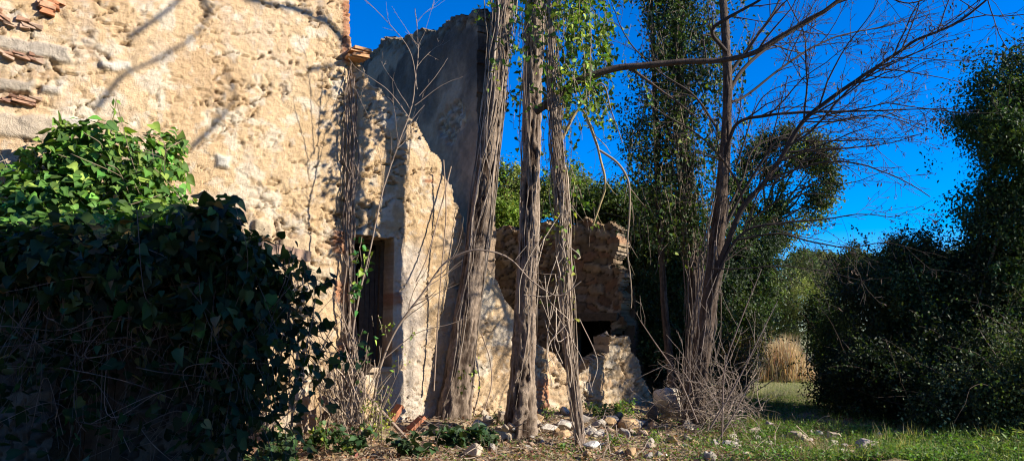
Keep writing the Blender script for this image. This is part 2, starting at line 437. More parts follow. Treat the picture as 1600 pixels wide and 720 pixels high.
house = thing('ruined_house', 'roofless ruined house of tan plastered rubble with one tall dark window, sunlit along its front', 'house', P0 + TD * (-2) - ND * .3)
mb = MB()
sL, sR = W(-60, 400)[0], W(1026, 640)[0]
wall_mesh(mb, P0, TD, ND, sL, sR, -.3, 8.0, .022, front_in, front_fn, .5)
mb.build('front_wall', M_PLASTER, house)
del mb

# window: wooden frame, half-rotten shutter, sill
def box(mb, c, ax, ay, az, col=(.4, .3, .2), jit=0.):
    c = np.asarray(c, float); v = []
    for sx in (-1, 1):
        for sy in (-1, 1):
            for sz in (-1, 1): v.append(c + sx * np.asarray(ax) + sy * np.asarray(ay) + sz * np.asarray(az) + R.normal(0, 1, 3) * jit)
    q = [(0, 1, 3, 2), (4, 6, 7, 5), (0, 4, 5, 1), (2, 3, 7, 6), (0, 2, 6, 4), (1, 5, 7, 3)]
    v = np.array(v)
    for f in q:
        mb.add(v[list(f)], quads=[[0, 1, 2, 3]], col=col)
UP = np.array([0, 0, 1.])
def WP(s, z, off=0.): return P0 + TD * s + ND * off + UP * z
wm = (WS0 + WS1) / 2; wh = (WZ1 - WZ0)
win = MB()
for s_ in (WS0 + .03, WS1 - .03): box(win, WP(s_, (WZ0 + WZ1) / 2, -.43), TD * .035, ND * .04, UP * wh * .485, (.10, .075, .05))
box(win, WP(wm, WZ1 - .05, -.43), TD * (WS1 - WS0) * .42, ND * .04, UP * .035, (.10, .075, .05))
wf = win.build('window', M_WOOD, house, smooth=False, label='tall empty window with rotten dark wood frame')
sh_ = MB()
for k in range(4): box(sh_, WP(WS1 - .08 - k * .085, (WZ0 + WZ1) / 2 - .02 * k, -.475), TD * .038, ND * .012, UP * wh * (.47 - .04 * (k % 2)), (.075, .06, .045), .004)
sh_.build('shutter', M_WOOD, wf, smooth=False)
si = MB(); box(si, WP(wm, WZ0 - .02, -.2), TD * (WS1 - WS0) * .53, ND * .24, UP * .035, (.42, .32, .22), .008)
si.build('sill', M_BRICK, wf, smooth=False)
# dark room behind the window: ceiling remains + inner wall
def stone_wall(name, a, b, zt, seed, parent, m=M_STONE, thick=.45, res=.035, cols=STONES, mortar=(.30, .22, .14), hole=None, topfn=None, rag_end=.15, fn=None, flip=False):
    a = np.asarray(a, float); b = np.asarray(b, float); d = b - a; L = np.linalg.norm(d); td = d / L
    nd = np.array([td[1], -td[0], 0]) * (-1 if flip else 1)
    def ins(cs, cz):
        t = (zt if topfn is None else topfn(cs)) + (fbm2(cs * 3.5, cz * 0, 4, seed) - .5) * .35
        r = cz < t
        r &= cs < L - rag_end * fbm2(cs * 0, cz * 4, 4, seed + 3)
        if hole is not None: r &= ~((cs > hole[0]) & (cs < hole[1]) & (cz > hole[2]) & (cz < hole[3]))
        return r
    def fr(S, Z):
        if fn is not None: return fn(S, Z)
        D, C, _ = rubble(S, Z, .30, .17, seed + 20, cols, mortar)
        return D, np.clip(C, .02, .8)
    k = MB(); zmax = zt if topfn is None else float(np.max(topfn(np.linspace(0, L, 40))))
    wall_mesh(k, a, td, nd, 0, L, -.3, zmax + .3, res, ins, fr, thick)
    return k.build(name, m, parent)

# cross wall: meets the front wall near pixel x=745, shaded face towards the camera, top rising to a gable inside
cwR = W(747, 300)[0]
A1 = P0 + TD * cwR - ND * .02
CW_Z0 = P(748, 16, A1[1])[2]
dirb = -ND
far = A1 + dirb * 9.0
# height at far end such that the top edge crosses pixel (550, 85)
rr = ray(550, 85); tt = None
den = rr[0] * dirb[1] - rr[1] * dirb[0]
kk = (A1[0] * dirb[1] - A1[1] * dirb[0]) / den; hit = np.array([0, 0, CAMZ]) + rr * kk
sH = np.dot(hit - A1, dirb); zH = hit[2]
def cw_top(s_from_far):
    s = 9.0 - s_from_far
    return CW_Z0 + (zH - CW_Z0) * s / sH + 0.05 * np.sin(s * 2)
def cw_fn(S, Z):
    s = 9.0 - S; d = cw_top(S) - Z
    D = (fbm2(S * 1.2, Z * 1.2, 3, 300) - .5) * .08 + (fbm2(S * 6, Z * 6, 4, 301) - .5) * .04
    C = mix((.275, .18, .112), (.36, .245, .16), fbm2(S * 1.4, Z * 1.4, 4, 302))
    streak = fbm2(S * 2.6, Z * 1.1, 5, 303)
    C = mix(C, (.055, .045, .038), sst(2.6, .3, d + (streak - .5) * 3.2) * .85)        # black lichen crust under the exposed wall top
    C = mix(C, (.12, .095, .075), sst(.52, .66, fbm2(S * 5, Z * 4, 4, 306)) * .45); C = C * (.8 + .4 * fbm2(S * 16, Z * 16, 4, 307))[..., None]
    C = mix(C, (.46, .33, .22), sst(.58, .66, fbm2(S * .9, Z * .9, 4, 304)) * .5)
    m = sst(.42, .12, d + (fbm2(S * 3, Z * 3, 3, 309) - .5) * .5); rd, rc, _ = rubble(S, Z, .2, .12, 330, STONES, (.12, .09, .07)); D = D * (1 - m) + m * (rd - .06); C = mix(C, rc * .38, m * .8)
    # fallen patch of render showing rubble
    hx = (S - PATCH[0]) / .55; hz = (Z - PATCH[1]) / .36
    m = sst(1.15, .85, np.hypot(hx, hz) + (fbm2(S * 4, Z * 4, 3, 305) - .5) * .8)
    rd, rc, _ = rubble(S, Z, .22, .13, 310, STONES, (.24, .19, .14))
    D = D * (1 - m) + m * (rd - .09); C = mix(C, rc * .75, m)
    return D, np.clip(C, .02, .8)
rr = ray(706, 192); kk = (A1[0] * dirb[1] - A1[1] * dirb[0]) / (rr[0] * dirb[1] - rr[1] * dirb[0]); hit = np.array([0, 0, CAMZ]) + rr * kk
PATCH = (9.0 - np.dot(hit - A1, dirb), hit[2])
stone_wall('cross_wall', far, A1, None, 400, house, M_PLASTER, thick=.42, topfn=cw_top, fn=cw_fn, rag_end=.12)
# rear cross wall of bare rubble with a dark doorway
B1 = P0 + TD * W(1012, 560)[0] - ND * 0.35
def online(u, v, A, d):
    r_ = ray(u, v); k_ = (A[0] * d[1] - A[1] * d[0]) / (r_[0] * d[1] - r_[1] * d[0]); h_ = np.array([0, 0, CAMZ]) + r_ * k_
    return np.dot(h_ - A, d), h_[2]
dirB = unit(np.array([-1., .62, 0])); LB = 6.5; farB = B1 + dirB * LB
hA = online(955, 500, B1, dirB); hB = online(893, 580, B1, dirB)
tb = [online(u, v, B1, dirB) for u, v in ((1012, 575), (1005, 430), (992, 372), (940, 345), (860, 350), (770, 362))]
tbs = np.array([LB - t[0] for t in tb])[::-1]; tbz = np.array([t[1] for t in tb])[::-1]
def rw_top(s): return np.interp(s, tbs, tbz)
BROWNS = [(.24, .16, .10), (.29, .195, .11), (.20, .135, .085), (.26, .20, .145), (.33, .24, .15), (.23, .13, .075)]
stone_wall('rear_wall', farB, B1, None, 500, house, M_STONE, thick=.5, topfn=rw_top, hole=(LB - hB[0], LB - hA[0], -.5, hA[1]), cols=BROWNS, mortar=(.10, .07, .045), rag_end=.75)
lin = MB(); box(lin, farB - dirB * (LB - (hA[0] + hB[0]) / 2) + UP * (hA[1] + .07) + np.array([-dirB[1], dirB[0], 0]) * 0.02, dirB * (hB[0] - hA[0]) * .68, np.array([-dirB[1], dirB[0], 0]) * .09, UP * .07, (.12, .085, .055), .01)
lin.build('lintel', M_WOOD, house, smooth=False)
# doorway room: floor-to-roof dark back walls so that the opening reads black
nB = np.array([dirB[1], -dirB[0], 0]); nB = nB if nB[1] > 0 else -nB
room = MB()
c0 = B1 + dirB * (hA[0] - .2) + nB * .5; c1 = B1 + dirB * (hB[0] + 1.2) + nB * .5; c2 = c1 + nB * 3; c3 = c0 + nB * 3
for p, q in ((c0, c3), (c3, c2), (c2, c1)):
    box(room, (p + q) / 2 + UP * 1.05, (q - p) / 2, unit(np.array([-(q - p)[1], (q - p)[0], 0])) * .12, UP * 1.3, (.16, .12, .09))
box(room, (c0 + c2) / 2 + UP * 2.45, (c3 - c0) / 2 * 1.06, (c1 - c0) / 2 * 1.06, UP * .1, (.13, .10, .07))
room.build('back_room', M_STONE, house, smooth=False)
# room behind the window likewise
room = MB()
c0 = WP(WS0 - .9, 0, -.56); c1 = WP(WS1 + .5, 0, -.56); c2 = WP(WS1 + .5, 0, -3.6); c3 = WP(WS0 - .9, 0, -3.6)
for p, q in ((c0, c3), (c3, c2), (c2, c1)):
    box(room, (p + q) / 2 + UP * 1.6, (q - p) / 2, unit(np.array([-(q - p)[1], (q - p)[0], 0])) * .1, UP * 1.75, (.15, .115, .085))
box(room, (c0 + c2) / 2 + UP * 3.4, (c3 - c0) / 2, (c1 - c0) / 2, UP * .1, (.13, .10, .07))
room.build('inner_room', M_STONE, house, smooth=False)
# eave bricks at the corner and loose bricks in the wall at top-left
eb = MB()
for k, (u, v, ang) in enumerate([(556, 84, .1), (563, 80, -.1), (553, 92, .15), (560, 90, .0)]):
    d = TD * math.cos(ang) + UP * math.sin(ang) * .4
    box(eb, W3(u, v, .06 + .03 * (k % 2)), d * .14, ND * .14, UP * .022, (.50, .27, .13), .006)
eb.build('eave_brick', M_BRICK, house, smooth=False)
rows = {0: MB(), 80: MB(), 145: MB()}
for k in range(30):
    u, v = random.choice([(random.uniform(0, 120), 0), (random.uniform(0, 60), 80), (random.uniform(0, 60), 145)])
    row = v; v = {0: 28 + u * .26 + random.uniform(-7, 9), 80: 83 + u * .15 + random.uniform(-4, 5), 145: 152 + u * .1 + random.uniform(-4, 6)}[v]
    a = random.uniform(-.35, -.1)
    box(rows[row], W3(u, v, .0), unit(TD + UP * a) * random.uniform(.04, .10), ND * .05, UP * random.uniform(.010, .022), random.choice([(.33, .19, .12), (.38, .26, .18), (.29, .165, .11)]), .012)
bp = MB()
for k in range(9):
    box(bp, W3(random.uniform(68, 92), random.uniform(0, 22), .03), unit(TD - UP * .2) * .08, ND * .05, UP * .026, random.choice([(.46, .2, .1), (.52, .29, .17)]), .01)
for b_ in (bp, *rows.values()): b_.build('brick_course', M_BRICK, house, smooth=False)

# ------------------------------------------------------------------ trees
GREYBARK = ((.26, .195, .14), (.040, .025, .017))
def bark_trunk(mb, path, r, seed, sides=56, step=.035, cols=GREYBARK, amp=.17, fur=7):
    raw = np.asarray(path, float); p = resample(raw, step)
    r = np.interp(np.linspace(0, 1, len(p)), np.linspace(0, 1, len(r)), r)
    def rf(i, a, pth):
        z = i * step
        ca_, sa_ = np.cos(a + z * .12), np.sin(a + z * .12)
        w = fbm3(ca_ * 1.5, sa_ * 1.5, z * 1.1, 3, seed) - .5
        rid = 1 - np.abs(2 * noise3(ca_ * fur * .5 + w * 1.6, sa_ * fur * .5 + w * 1.6, z * 2.6, seed + 3) - 1)
        rid2 = 1 - np.abs(2 * noise3(ca_ * fur + w * 2, sa_ * fur + w * 2, z * 8, seed + 4) - 1)
        return 1 + amp * (rid - .6) + amp * .8 * (rid2 - .6) + .22 * w
    def cf(q):
        return mix(cols[1], cols[0], sst(1 - amp * .45, 1 + amp * .45, q))
    tube(mb, p, r, sides, rfun=rf, cfun=cf)
    return p, r
def walk(start, d, L, n, wig, up=0., rng=R):
    p = [np.asarray(start, float)]; d = unit(np.asarray(d, float)); st = L / n
    for i in range(n):
        d = unit(d + rng.normal(0, wig, 3) + np.array([0, 0, up]))
        p.append(p[-1] + d * st)
    return np.array(p)
def twigs(mb, path, r0, r1, depth, dens, lratio=(.25, .5), col=(.17, .13, .10), up=.03, wig=.10, minr=.0022, rng=R, t0=.1, spread=.9, planar=None, ends=None):
    p = np.asarray(path); L = np.sum(np.linalg.norm(np.diff(p, axis=0), axis=1))
    n = max(1, int(L * dens))
    tt = np.sort(rng.uniform(t0, 1, n))
    idx = tt * (len(p) - 1)
    for t, x in zip(tt, idx):
        i = int(min(x, len(p) - 2)); f = x - i; s = p[i] * (1 - f) + p[i + 1] * f
        tg = unit(p[i + 1] - p[i])
        dv = rng.normal(size=3)
        if planar is not None: dv = dv - planar * np.dot(dv, planar) * .65
        dv = unit(dv - tg * np.dot(dv, tg))
        a = rng.uniform(.45, 1.0) * spread
        d = tg * math.cos(a) + dv * math.sin(a)
        l = L * rng.uniform(*lratio) * (1.15 - .6 * t)
        ra = max(minr, (r0 + (r1 - r0) * t) * rng.uniform(.35, .6))
        rb = max(minr * .8, ra * .35)
        q = walk(s, d, l, max(3, int(l / .16)) if l < 1.2 else max(5, int(l / .2)), wig, up, rng)
        tube(mb, q, np.linspace(ra, rb, len(q)), 4 if ra < .008 else 5, col)
        if ends is not None: ends.append(q[-1]); ends.append(q[len(q) // 2])
        if depth > 1: twigs(mb, q, ra, rb, depth - 1, dens * 1.35, lratio, col, up, wig * 1.1, minr, rng, .15, spread, planar, ends)
def limb(mb, px, Y, r0, r1, seed, depth=3, dens=2.2, bark=True, col=(.17, .13, .10), twcol=None, **kw):
    path = PP(px, Y); p = resample(path, .06); r = np.linspace(r0, r1, len(p))
    rng = np.random.default_rng(seed)
    p = p + np.cumsum(rng.normal(0, .0035, p.shape), 0) * np.linspace(0, 1, len(p))[:, None]
    rf = lambda i, a, q: 1 + .25 * (noise3(np.cos(a) * 1.5, np.sin(a) * 1.5, i * .3, seed) - .5)
    tube(mb, p, r, 9 if r0 > .03 else 6, col, rfun=rf)
    if depth: twigs(mb, p, r0, r1, depth, dens, col=twcol or col, rng=rng, **kw)
    return p
def cords(mb, path, rad, n, rng, r=(.006, .018), lo=0., hi=1., col=(.34, .28, .22), loose=.35, step=.08, wig=.28):
    """old climbing stems wound along a trunk"""
    p = resample(path, step); t, a, b = frames(p); N = len(p)
    rad = np.interp(np.linspace(0, 1, N), np.linspace(0, 1, len(rad)), rad)
    for k in range(n):
        i0 = int(N * rng.uniform(lo, max(lo, lo + (hi - lo) * .45))); i1 = int(N * rng.uniform(lo + (hi - lo) * .5, hi))
        if i1 - i0 < 5: continue
        m = i1 - i0; nc = max(4, int(m * step / .45)); ang = rng.uniform(0, 6.28) + np.interp(np.linspace(0, nc - 1, m), np.arange(nc), np.cumsum(rng.normal(0, wig, nc))) + rng.normal(0, .012, m)
        off = 1.04 + np.abs(np.interp(np.linspace(0, nc - 1, m), np.arange(nc), np.cumsum(rng.normal(0, .14, nc)))) * loose * np.sin(np.linspace(0, math.pi, m))
        pr = rad[i0:i1] * off + .01
        q = p[i0:i1] + a[i0:i1] * (np.cos(ang) * pr)[:, None] + b[i0:i1] * (np.sin(ang) * pr)[:, None]
        q = resample(q, .05)
        rr_ = rng.uniform(*r)
        c = np.asarray(col) * math.exp(rng.normal(0, .25))
        tube(mb, q, rr_ * (1 + .3 * np.sin(np.linspace(0, 20, len(q)) + k)), 5, c)
def strands(smb, lmb, starts, lens, rng, leafsize=.08, dens=16, leafcol=(.06, .12, .025), alt=(.22, .26, .05), altp=.15, sway=.10, stemcol=(.26, .20, .14), leafprob=.8, rad=.004, jitter=.06, shape='heart'):
    """hanging creeper stems with leaves"""
    for s, l in zip(starts, lens):
        n = max(4, int(l / .12)); q = walk(s, (rng.normal(0, .25), rng.normal(0, .25), -1), l, n, sway, -.10, rng)
        tube(smb, q, np.linspace(rad * 1.3, rad * .6, len(q)), 4, np.asarray(stemcol) * math.exp(rng.normal(0, .25)))
        if rng.random() < leafprob:
            m = rng.poisson(l * dens)
            x = rng.uniform(0, len(q) - 1.001, m); i = x.astype(int); f = (x - i)[:, None]
            pos = q[i] * (1 - f) + q[i + 1] * f + rng.normal(0, jitter, (m, 3))
            nr = rng.normal(0, .7, (m, 3)); nr[:, 2] += .5; nr += SUN * .5
            leaves(lmb, pos, rng.uniform(.55, 1.15, m) * leafsize, nr, leafcols(m, leafcol, .35, alt, altp, rng), shape, .5, rng)

def base_of(px, Y): return PP([px], Y)[0]
# --- leaning trunk in front of the wall
T1 = [(702, 700), (709, 640), (716, 590), (728, 500), (743, 400), (756, 300), (767, 200), (777, 100), (788, 0), (800, -110), (812, -260)]
Y1 = 11.75
Y1s = np.array([W3(u, v, .15)[1] for i_, (u, v) in enumerate([(702, 700), (709, 640), (716, 590), (728, 500), (743, 400), (756, 300), (767, 200), (777, 100), (788, 0), (800, -110), (812, -260)])])
t1 = thing('bare_tree', 'thick leaning grey tree trunk wrapped in dry vine cords, close against the sunlit plaster wall', 'tree', PP([(704, 690)], Y1)[0])
mb = MB(); p1 = PP(T1, Y1s); bark_trunk(mb, p1, [.33, .225, .188, .178, .17, .162, .158, .155, .15, .13, .11], 11); mb.build('trunk', M_BARK, t1)
mb = MB()
for k, (px, Y) in enumerate([([(800, -110), (860, -230), (900, -420)], 11.75), ([(795, -60), (740, -190), (640, -330)], [11.7, 11.3, 10.9]), ([(812, -260), (800, -420), (830, -600)], [11.7, 11.5, 11.3])]):
    limb(mb, px, Y, .08, .03, 100 + k, 2, 1.4)
mb.build('branch', M_TWIG, t1)
v1 = thing('climbing_vine', 'mat of dry grey vine cords clinging along the leaning trunk', 'vine', PP([(704, 690)], Y1)[0])
mb = MB(); rg = np.random.default_rng(21)
cords(mb, p1, [.33, .225, .188, .178, .17, .162, .158, .155, .15, .13, .11], 30, rg, (.004, .014), 0, .97, (.27, .215, .165), .5)
cords(mb, p1, [.25, .21, .185, .17, .165, .17, .19, .2, .2, .18, .16], 34, rg, (.003, .010), .5, 1, (.24, .185, .135), 1.5)
mb.build('stem', M_TWIG, v1)
lb = MB(); smb = MB()
st = [P(x, y, Y1 - .2) for x, y in [(752, 8), (760, 40), (772, 90), (742, 560), (720, 580)]]
strands(smb, lb, st, [.3, .4, .5, .35, .3], rg, .07, 30, (.14, .20, .03), (.28, .30, .05), .4)
smb.build('tendril', M_TWIG, v1); lb.build('foliage', M_LEAF, v1)

# --- straight trunk
T2 = [(810, 712), (814, 640), (817, 560), (822, 450), (827, 330), (830, 220), (833, 110), (838, 0), (842, -110), (846, -260)]
Y2 = 11.2
R2 = [.27, .165, .148, .14, .13, .125, .125, .125, .12, .10]
t2 = thing('bare_tree', 'straight upright tree trunk with furrowed shaggy bark, standing clear in front of the wall end', 'tree', PP([(811, 695)], Y2)[0])
mb = MB(); p2 = PP(T2, Y2); bark_trunk(mb, p2, R2, 14, cols=((.27, .205, .15), (.042, .026, .018)), amp=.34, fur=5); mb.build('trunk', M_BARK, t2)
BR2 = [(836, 175), (860, 158), (885, 138), (910, 124), (960, 108), (1010, 103), (1060, 98), (1120, 95), (1165, 87), (1205, 66), (1250, 38), (1300, 8), (1345, -30)]
mb = MB(); limb(mb, BR2, np.linspace(10.95, 9.9, len(BR2)), .062, .022, 30, 3, 1.1, col=(.085, .063, .05), up=-.02, lratio=(.15, .3)); mb.build('branch', M_BARK, t2, label='long dark branch curving out to the right')
mb = MB(); limb(mb, [(842, -110), (800, -230), (700, -330)], [10.9, 10.6, 10.3], .06, .02, 31, 2, 1.3); limb(mb, [(846, -260), (880, -380), (900, -520)], 10.9, .07, .02, 32, 2, 1.3); mb.build('branch', M_TWIG, t2)
v2 = thing('climbing_vine', 'leafy green creeper hanging in strands from the top of the straight trunk', 'vine', PP([(811, 695)], Y2)[0])
smb = MB(); lb = MB(); rg = np.random.default_rng(33)
cords(smb, p2, R2, 16, rg, (.004, .009), .0, .6, (.33, .26, .2), .3)
cords(smb, p2, [x + .01 for x in R2], 16, rg, (.003, .008), .42, 1, (.18, .135, .10), 1.8)
st = []; ln = []
for k in range(44):
    x = rg.normal(838, 26); y = rg.uniform(-110, 60); st.append(P(x, min(y, 20), 10.7 + rg.normal(0, .12))); ln.append(rg.uniform(.3, 1.1))
strands(smb, lb, st, ln, rg, .085, 15, (.075, .14, .025), (.24, .30, .05), .25)
st2 = [P(rg.uniform(786, 822), rg.uniform(20, 210), 13.6) for _ in range(22)]
strands(smb, lb, st2, rg.uniform(.2, .7, 22), rg, .10, 14, (.04, .07, .02), (.14, .18, .04), .1)
smb.build('stem', M_TWIG, v2); lb.build('foliage', M_LEAF, v2)

# --- corded trunk, right of the straight one
T3 = [(912, 722), (904, 665), (895, 590), (887, 520), (884, 440), (880, 360), (874, 270), (868, 180), (862, 90), (858, 0), (852, -120)]
Y3 = 10.6; R3 = [.055, .045, .04, .04, .04, .04, .035, .035, .035, .035, .03]
t3 = thing('dead_tree', 'slender dead trunk smothered in a braid of pale dry vine cords', 'tree', PP([(912, 676)], Y3)[0])
mb = MB(); p3 = PP(T3, Y3); bark_trunk(mb, p3, R3, 17, 36, cols=((.27, .21, .165), (.12, .08, .055)), amp=.25); mb.build('trunk', M_BARK, t3)
mb = MB()
limb(mb, [(872, 230), (905, 170), (925, 205), (937, 240), (945, 285), (935, 320), (925, 350)], 10.7, .026, .012, 40, 1, 2, col=(.33, .25, .12), up=-.05, lratio=(.1, .2))
limb(mb, [(937, 235), (965, 255), (982, 285), (984, 330), (980, 390), (987, 440), (988, 478)], 10.7, .018, .007, 41, 1, 2, col=(.25, .19, .13), up=-.05, lratio=(.08, .18))
limb(mb, [(905, 165), (940, 130), (955, 175), (972, 225)], 10.6, .016, .006, 42, 1, 2, col=(.22, .17, .12), up=-.08, lratio=(.1, .2))
mb.build('branch', M_TWIG, t3)
v3 = thing('climbing_vine', 'thick leafy curtain of yellow-green creeper on the corded trunk, under the long branch', 'vine', PP([(912, 676)], Y3)[0])
smb = MB(); lb = MB(); rg = np.random.default_rng(43)
cords(smb, p3, [x + .012 for x in R3], 64, rg, (.003, .010), 0, .8, (.32, .25, .185), 2.4, wig=.8)
cords(smb, p3, [x + .02 for x in R3], 34, rg, (.003, .008), .3, 1, (.2, .145, .10), 5.0, wig=.8)
st3 = [P(rg.uniform(866, 900), rg.uniform(230, 470), Y3 - .12) for _ in range(18)]
strands(smb, lb, st3, rg.uniform(.15, .5, 18), rg, .075, 14, (.10, .16, .03), (.30, .30, .05), .45)
# loose loops of stem beside the trunk
for k in range(26):
    a = P(rg.normal(868, 22), rg.uniform(330, 520), Y3 - rg.uniform(.1, .4)); b = a + np.array([rg.normal(0, .28), rg.normal(0, .1), rg.normal(-.4, .5)])
    m_ = (a + b) / 2 + np.array([rg.normal(0, .12), 0, -abs(rg.normal(0, .25))]); tube(smb, resample([a, m_, b], .05), rg.uniform(.003, .006), 4, np.array((.40, .32, .24)) * math.exp(rg.normal(0, .3)))
st = []; ln = []
for k in range(230):
    x = rg.normal(900, 42); y = rg.uniform(-110, 150) if k < 200 else rg.uniform(150, 330)
    if k >= 200: x = rg.normal(885, 25)
    st.append(P(x, y, 12.8 + rg.normal(0, .12))); ln.append(rg.uniform(.25, 1.3) if x < 960 else rg.uniform(.2, .7))
strands(smb, lb, st[:200], ln[:200], rg, .10, 20, (.085, .15, .028), (.26, .31, .05), .28, leafprob=.9)
st2 = [P(rg.uniform(862, 925), rg.uniform(-110, 120), Y3 - .1 + rg.normal(0, .15)) for _ in range(46)]
strands(smb, lb, st2, rg.uniform(.3, 1.0, 46), rg, .085, 19, (.085, .15, .028), (.26, .31, .05), .28, leafprob=.95)
strands(smb, lb, st[200:], ln[200:], rg, .09, 10, (.085, .15, .028), (.26, .31, .05), .28, leafprob=.7)
smb.build('stem', M_TWIG, v3); lb.build('foliage', M_LEAF, v3)

# --- multi-stem bare tree on the right
Y4 = 12.55
t4 = thing('bare_tree', 'dark multi-stemmed leafless tree whose fine bare branches spread across the blue sky', 'tree', PP([(1090, 650)], Y4)[0])
mb = MB()
T4 = [(1084, 668), (1090, 610), (1098, 540), (1108, 470), (1118, 390), (1128, 300), (1134, 220), (1137, 140), (1134, 60), (1128, -20), (1120, -120)]
p4 = PP(T4, Y4); bark_trunk(mb, p4, [.19, .14, .125, .12, .11, .09, .078, .072, .065, .055, .045], 19, 44, cols=((.115, .085, .065), (.045, .031, .023)), amp=.2)
mb.build('trunk', M_BARK, t4)
mb = MB()
T4b = [(1070, 668), (1078, 600), (1085, 540), (1086, 470), (1082, 400), (1072, 300), (1066, 200), (1062, 100), (1062, 0), (1060, -100)]
p4b = PP(T4b, Y4 + 1.1); bark_trunk(mb, p4b, [.14, .11, .10, .09, .085, .07, .065, .06, .055, .05], 23, 36, cols=((.115, .085, .065), (.045, .031, .023)), amp=.2)
mb.build('trunk', M_BARK, t4)
DK = (.050, .038, .031); TW = (.066, .050, .040)
LIMBS = [  # pixel path, depths, radii
    ([(1112, 440), (1135, 385), (1160, 325), (1195, 285), (1222, 245), (1255, 190), (1300, 152), (1350, 118), (1408, 80), (1440, 58), (1500, 34), (1548, -2), (1600, -40)], (11.5, 9.6), .055, .012),
    ([(1131, 260), (1150, 195), (1200, 180), (1262, 175), (1330, 173), (1420, 170), (1500, 166)], (11.6, 10.2), .035, .005),
    ([(1120, 380), (1150, 320), (1185, 262), (1215, 220), (1262, 222), (1330, 222), (1400, 218), (1440, 212)], (11.6, 11.0), .030, .005),
    ([(1106, 490), (1130, 410), (1165, 362), (1225, 350), (1290, 345), (1345, 338), (1400, 345)], (11.5, 10.6), .032, .005),
    ([(1150, 375), (1215, 365), (1270, 378), (1330, 388), (1380, 382), (1425, 392)], (11.3, 10.4), .018, .005),
    ([(1136, 150), (1160, 110), (1200, 75), (1240, 50), (1290, 20), (1340, -20)], (11.6, 12.4), .04, .012),
    ([(1134, 70), (1100, 55), (1102, 90), (1098, 110)], (11.6, 11.0), .02, .008),
    ([(1134, 80), (1112, 50), (1135, 30), (1190, 0), (1240, -40)], (11.5, 10.6), .035, .015),
    ([(1140, 160), (1165, 150), (1230, 100), (1300, 60), (1390, 40), (1480, 10)], (11.7, 12.6), .026, .005),
    ([(1136, 330), (1160, 280), (1180, 230), (1240, 205), (1290, 185), (1340, 190)], (11.7, 12.6), .022, .004),
    ([(1128, 0), (1180, -70), (1260, -110), (1360, -130)], (11.6, 10.8), .04, .01),
    ([(1120, 200), (1085, 150), (1030, 110), (985, 60), (960, 0)], (11.6, 11.2), .022, .006),
    ([(1110, 420), (1150, 420), (1225, 415), (1290, 425), (1350, 440)], (11.3, 10.2), .012, .004),
    ([(1408, 80), (1420, 50), (1435, 10), (1440, -40)], (9.95, 9.8), .012, .005),
    ([(1165, 350), (1220, 310), (1270, 290), (1330, 288), (1385, 268)], (11.2, 10.4), .016, .004),
    ([(1255, 190), (1300, 190), (1350, 180), (1400, 185), (1450, 205)], (10.6, 10.0), .014, .004),
    ([(1350, 118), (1400, 120), (1450, 95), (1490, 100)], (10.2, 9.7), .010, .004),
    ([(1137, 120), (1180, 60), (1215, 10), (1240, -60)], (11.6, 12.0), .03, .012),
    ([(1300, 8), (1360, -10), (1420, 5), (1480, -10), (1540, 20), (1590, 15)], (9.2, 8.8), .014, .004),
    ([(1345, -30), (1420, -50), (1520, -40), (1560, 60), (1590, 110)], (9.0, 8.8), .016, .004),
    ([(1150, 260), (1185, 160), (1230, 130), (1270, 120), (1300, 110)], (11.4, 11.0), .016, .004),
]
for k, (px, yy, r0, r1) in enumerate(LIMBS):
    mb = MB(); rg = np.random.default_rng(200 + k); ends = []
    limb(mb, px, np.linspace(yy[0], yy[1], len(px)) + .95, r0, r1, 200 + k, 4 if r0 > .03 else 3, 3.4, minr=.0032, col=DK, twcol=TW, lratio=(.18, .46), up=.01, wig=.13, planar=np.array([0, 1., 0]), ends=ends, t0=.18, spread=.85)
    e = np.array(ends); e = e[rg.random(len(e)) < .2]
    # withered seed pods on some tips
    leaves(mb, e, rg.uniform(.05, .10, len(e)), rg.normal(size=(len(e), 3)), (.16, .11, .08), 'long', 2., rg)
    mb.build('branch', M_TWIG, t4)
mb = MB(); T4c = [(1062, 664), (1050, 590), (1040, 500), (1034, 400), (1028, 300), (1024, 180), (1020, 60), (1014, -60)]
p4c = PP(T4c, Y4 + 1.25); bark_trunk(mb, p4c, [.09, .07, .06, .055, .05, .045, .04, .035], 27, 24, cols=((.115, .085, .065), (.045, .031, .023)), amp=.2); mb.build('trunk', M_BARK, t4)
# ivy on the multi-stem tree
v4 = thing('climbing_vine', 'ragged dark ivy column climbing the second stem of the multi-stemmed tree', 'vine', PP([(1070, 660)], Y4)[0])
smb = MB(); lb = MB(); rg = np.random.default_rng(51)
cords(smb, p4b, [.15, .12, .11, .10, .10, .09, .09, .08, .07, .07], 55, rg, (.004, .010), 0, 1, (.20, .155, .12), 2.6)
cords(smb, p4, [.24, .18, .165, .155, .14, .12, .10, .095, .085, .08, .06], 18, rg, (.004, .011), 0, .6, (.20, .155, .12), 1.6)
st = []; ln = []
for k in range(800):
    y = rg.uniform(-110, 360); x = rg.normal(1062, 30) if k % 3 else rg.normal(1024 + 14 * math.sin(y * .02), 15)
    if k % 6 == 0: x = rg.normal(1125, 22)
    st.append(P(x, y, Y4 + 1.15 + rg.normal(0, .3))); ln.append(rg.uniform(.2, 1.1))
strands(smb, lb, st, ln, rg, .075, 21, (.040, .066, .019), (.17, .21, .04), .09, leafprob=.9)
cc_ = []
for k in range(330):
    y = rg.uniform(-60, 380); x = rg.normal(1045 + 24 * math.sin(y / 48), 30); cc_.append(P(x, y, Y4 + 1.25 + rg.normal(0, .35)))
cc_ = np.array(cc_); ci = np.repeat(np.arange(len(cc_)), 40); p_ = cc_[ci] + rg.normal(0, .13, (len(ci), 3)) * np.array([.8, .8, 1.3])
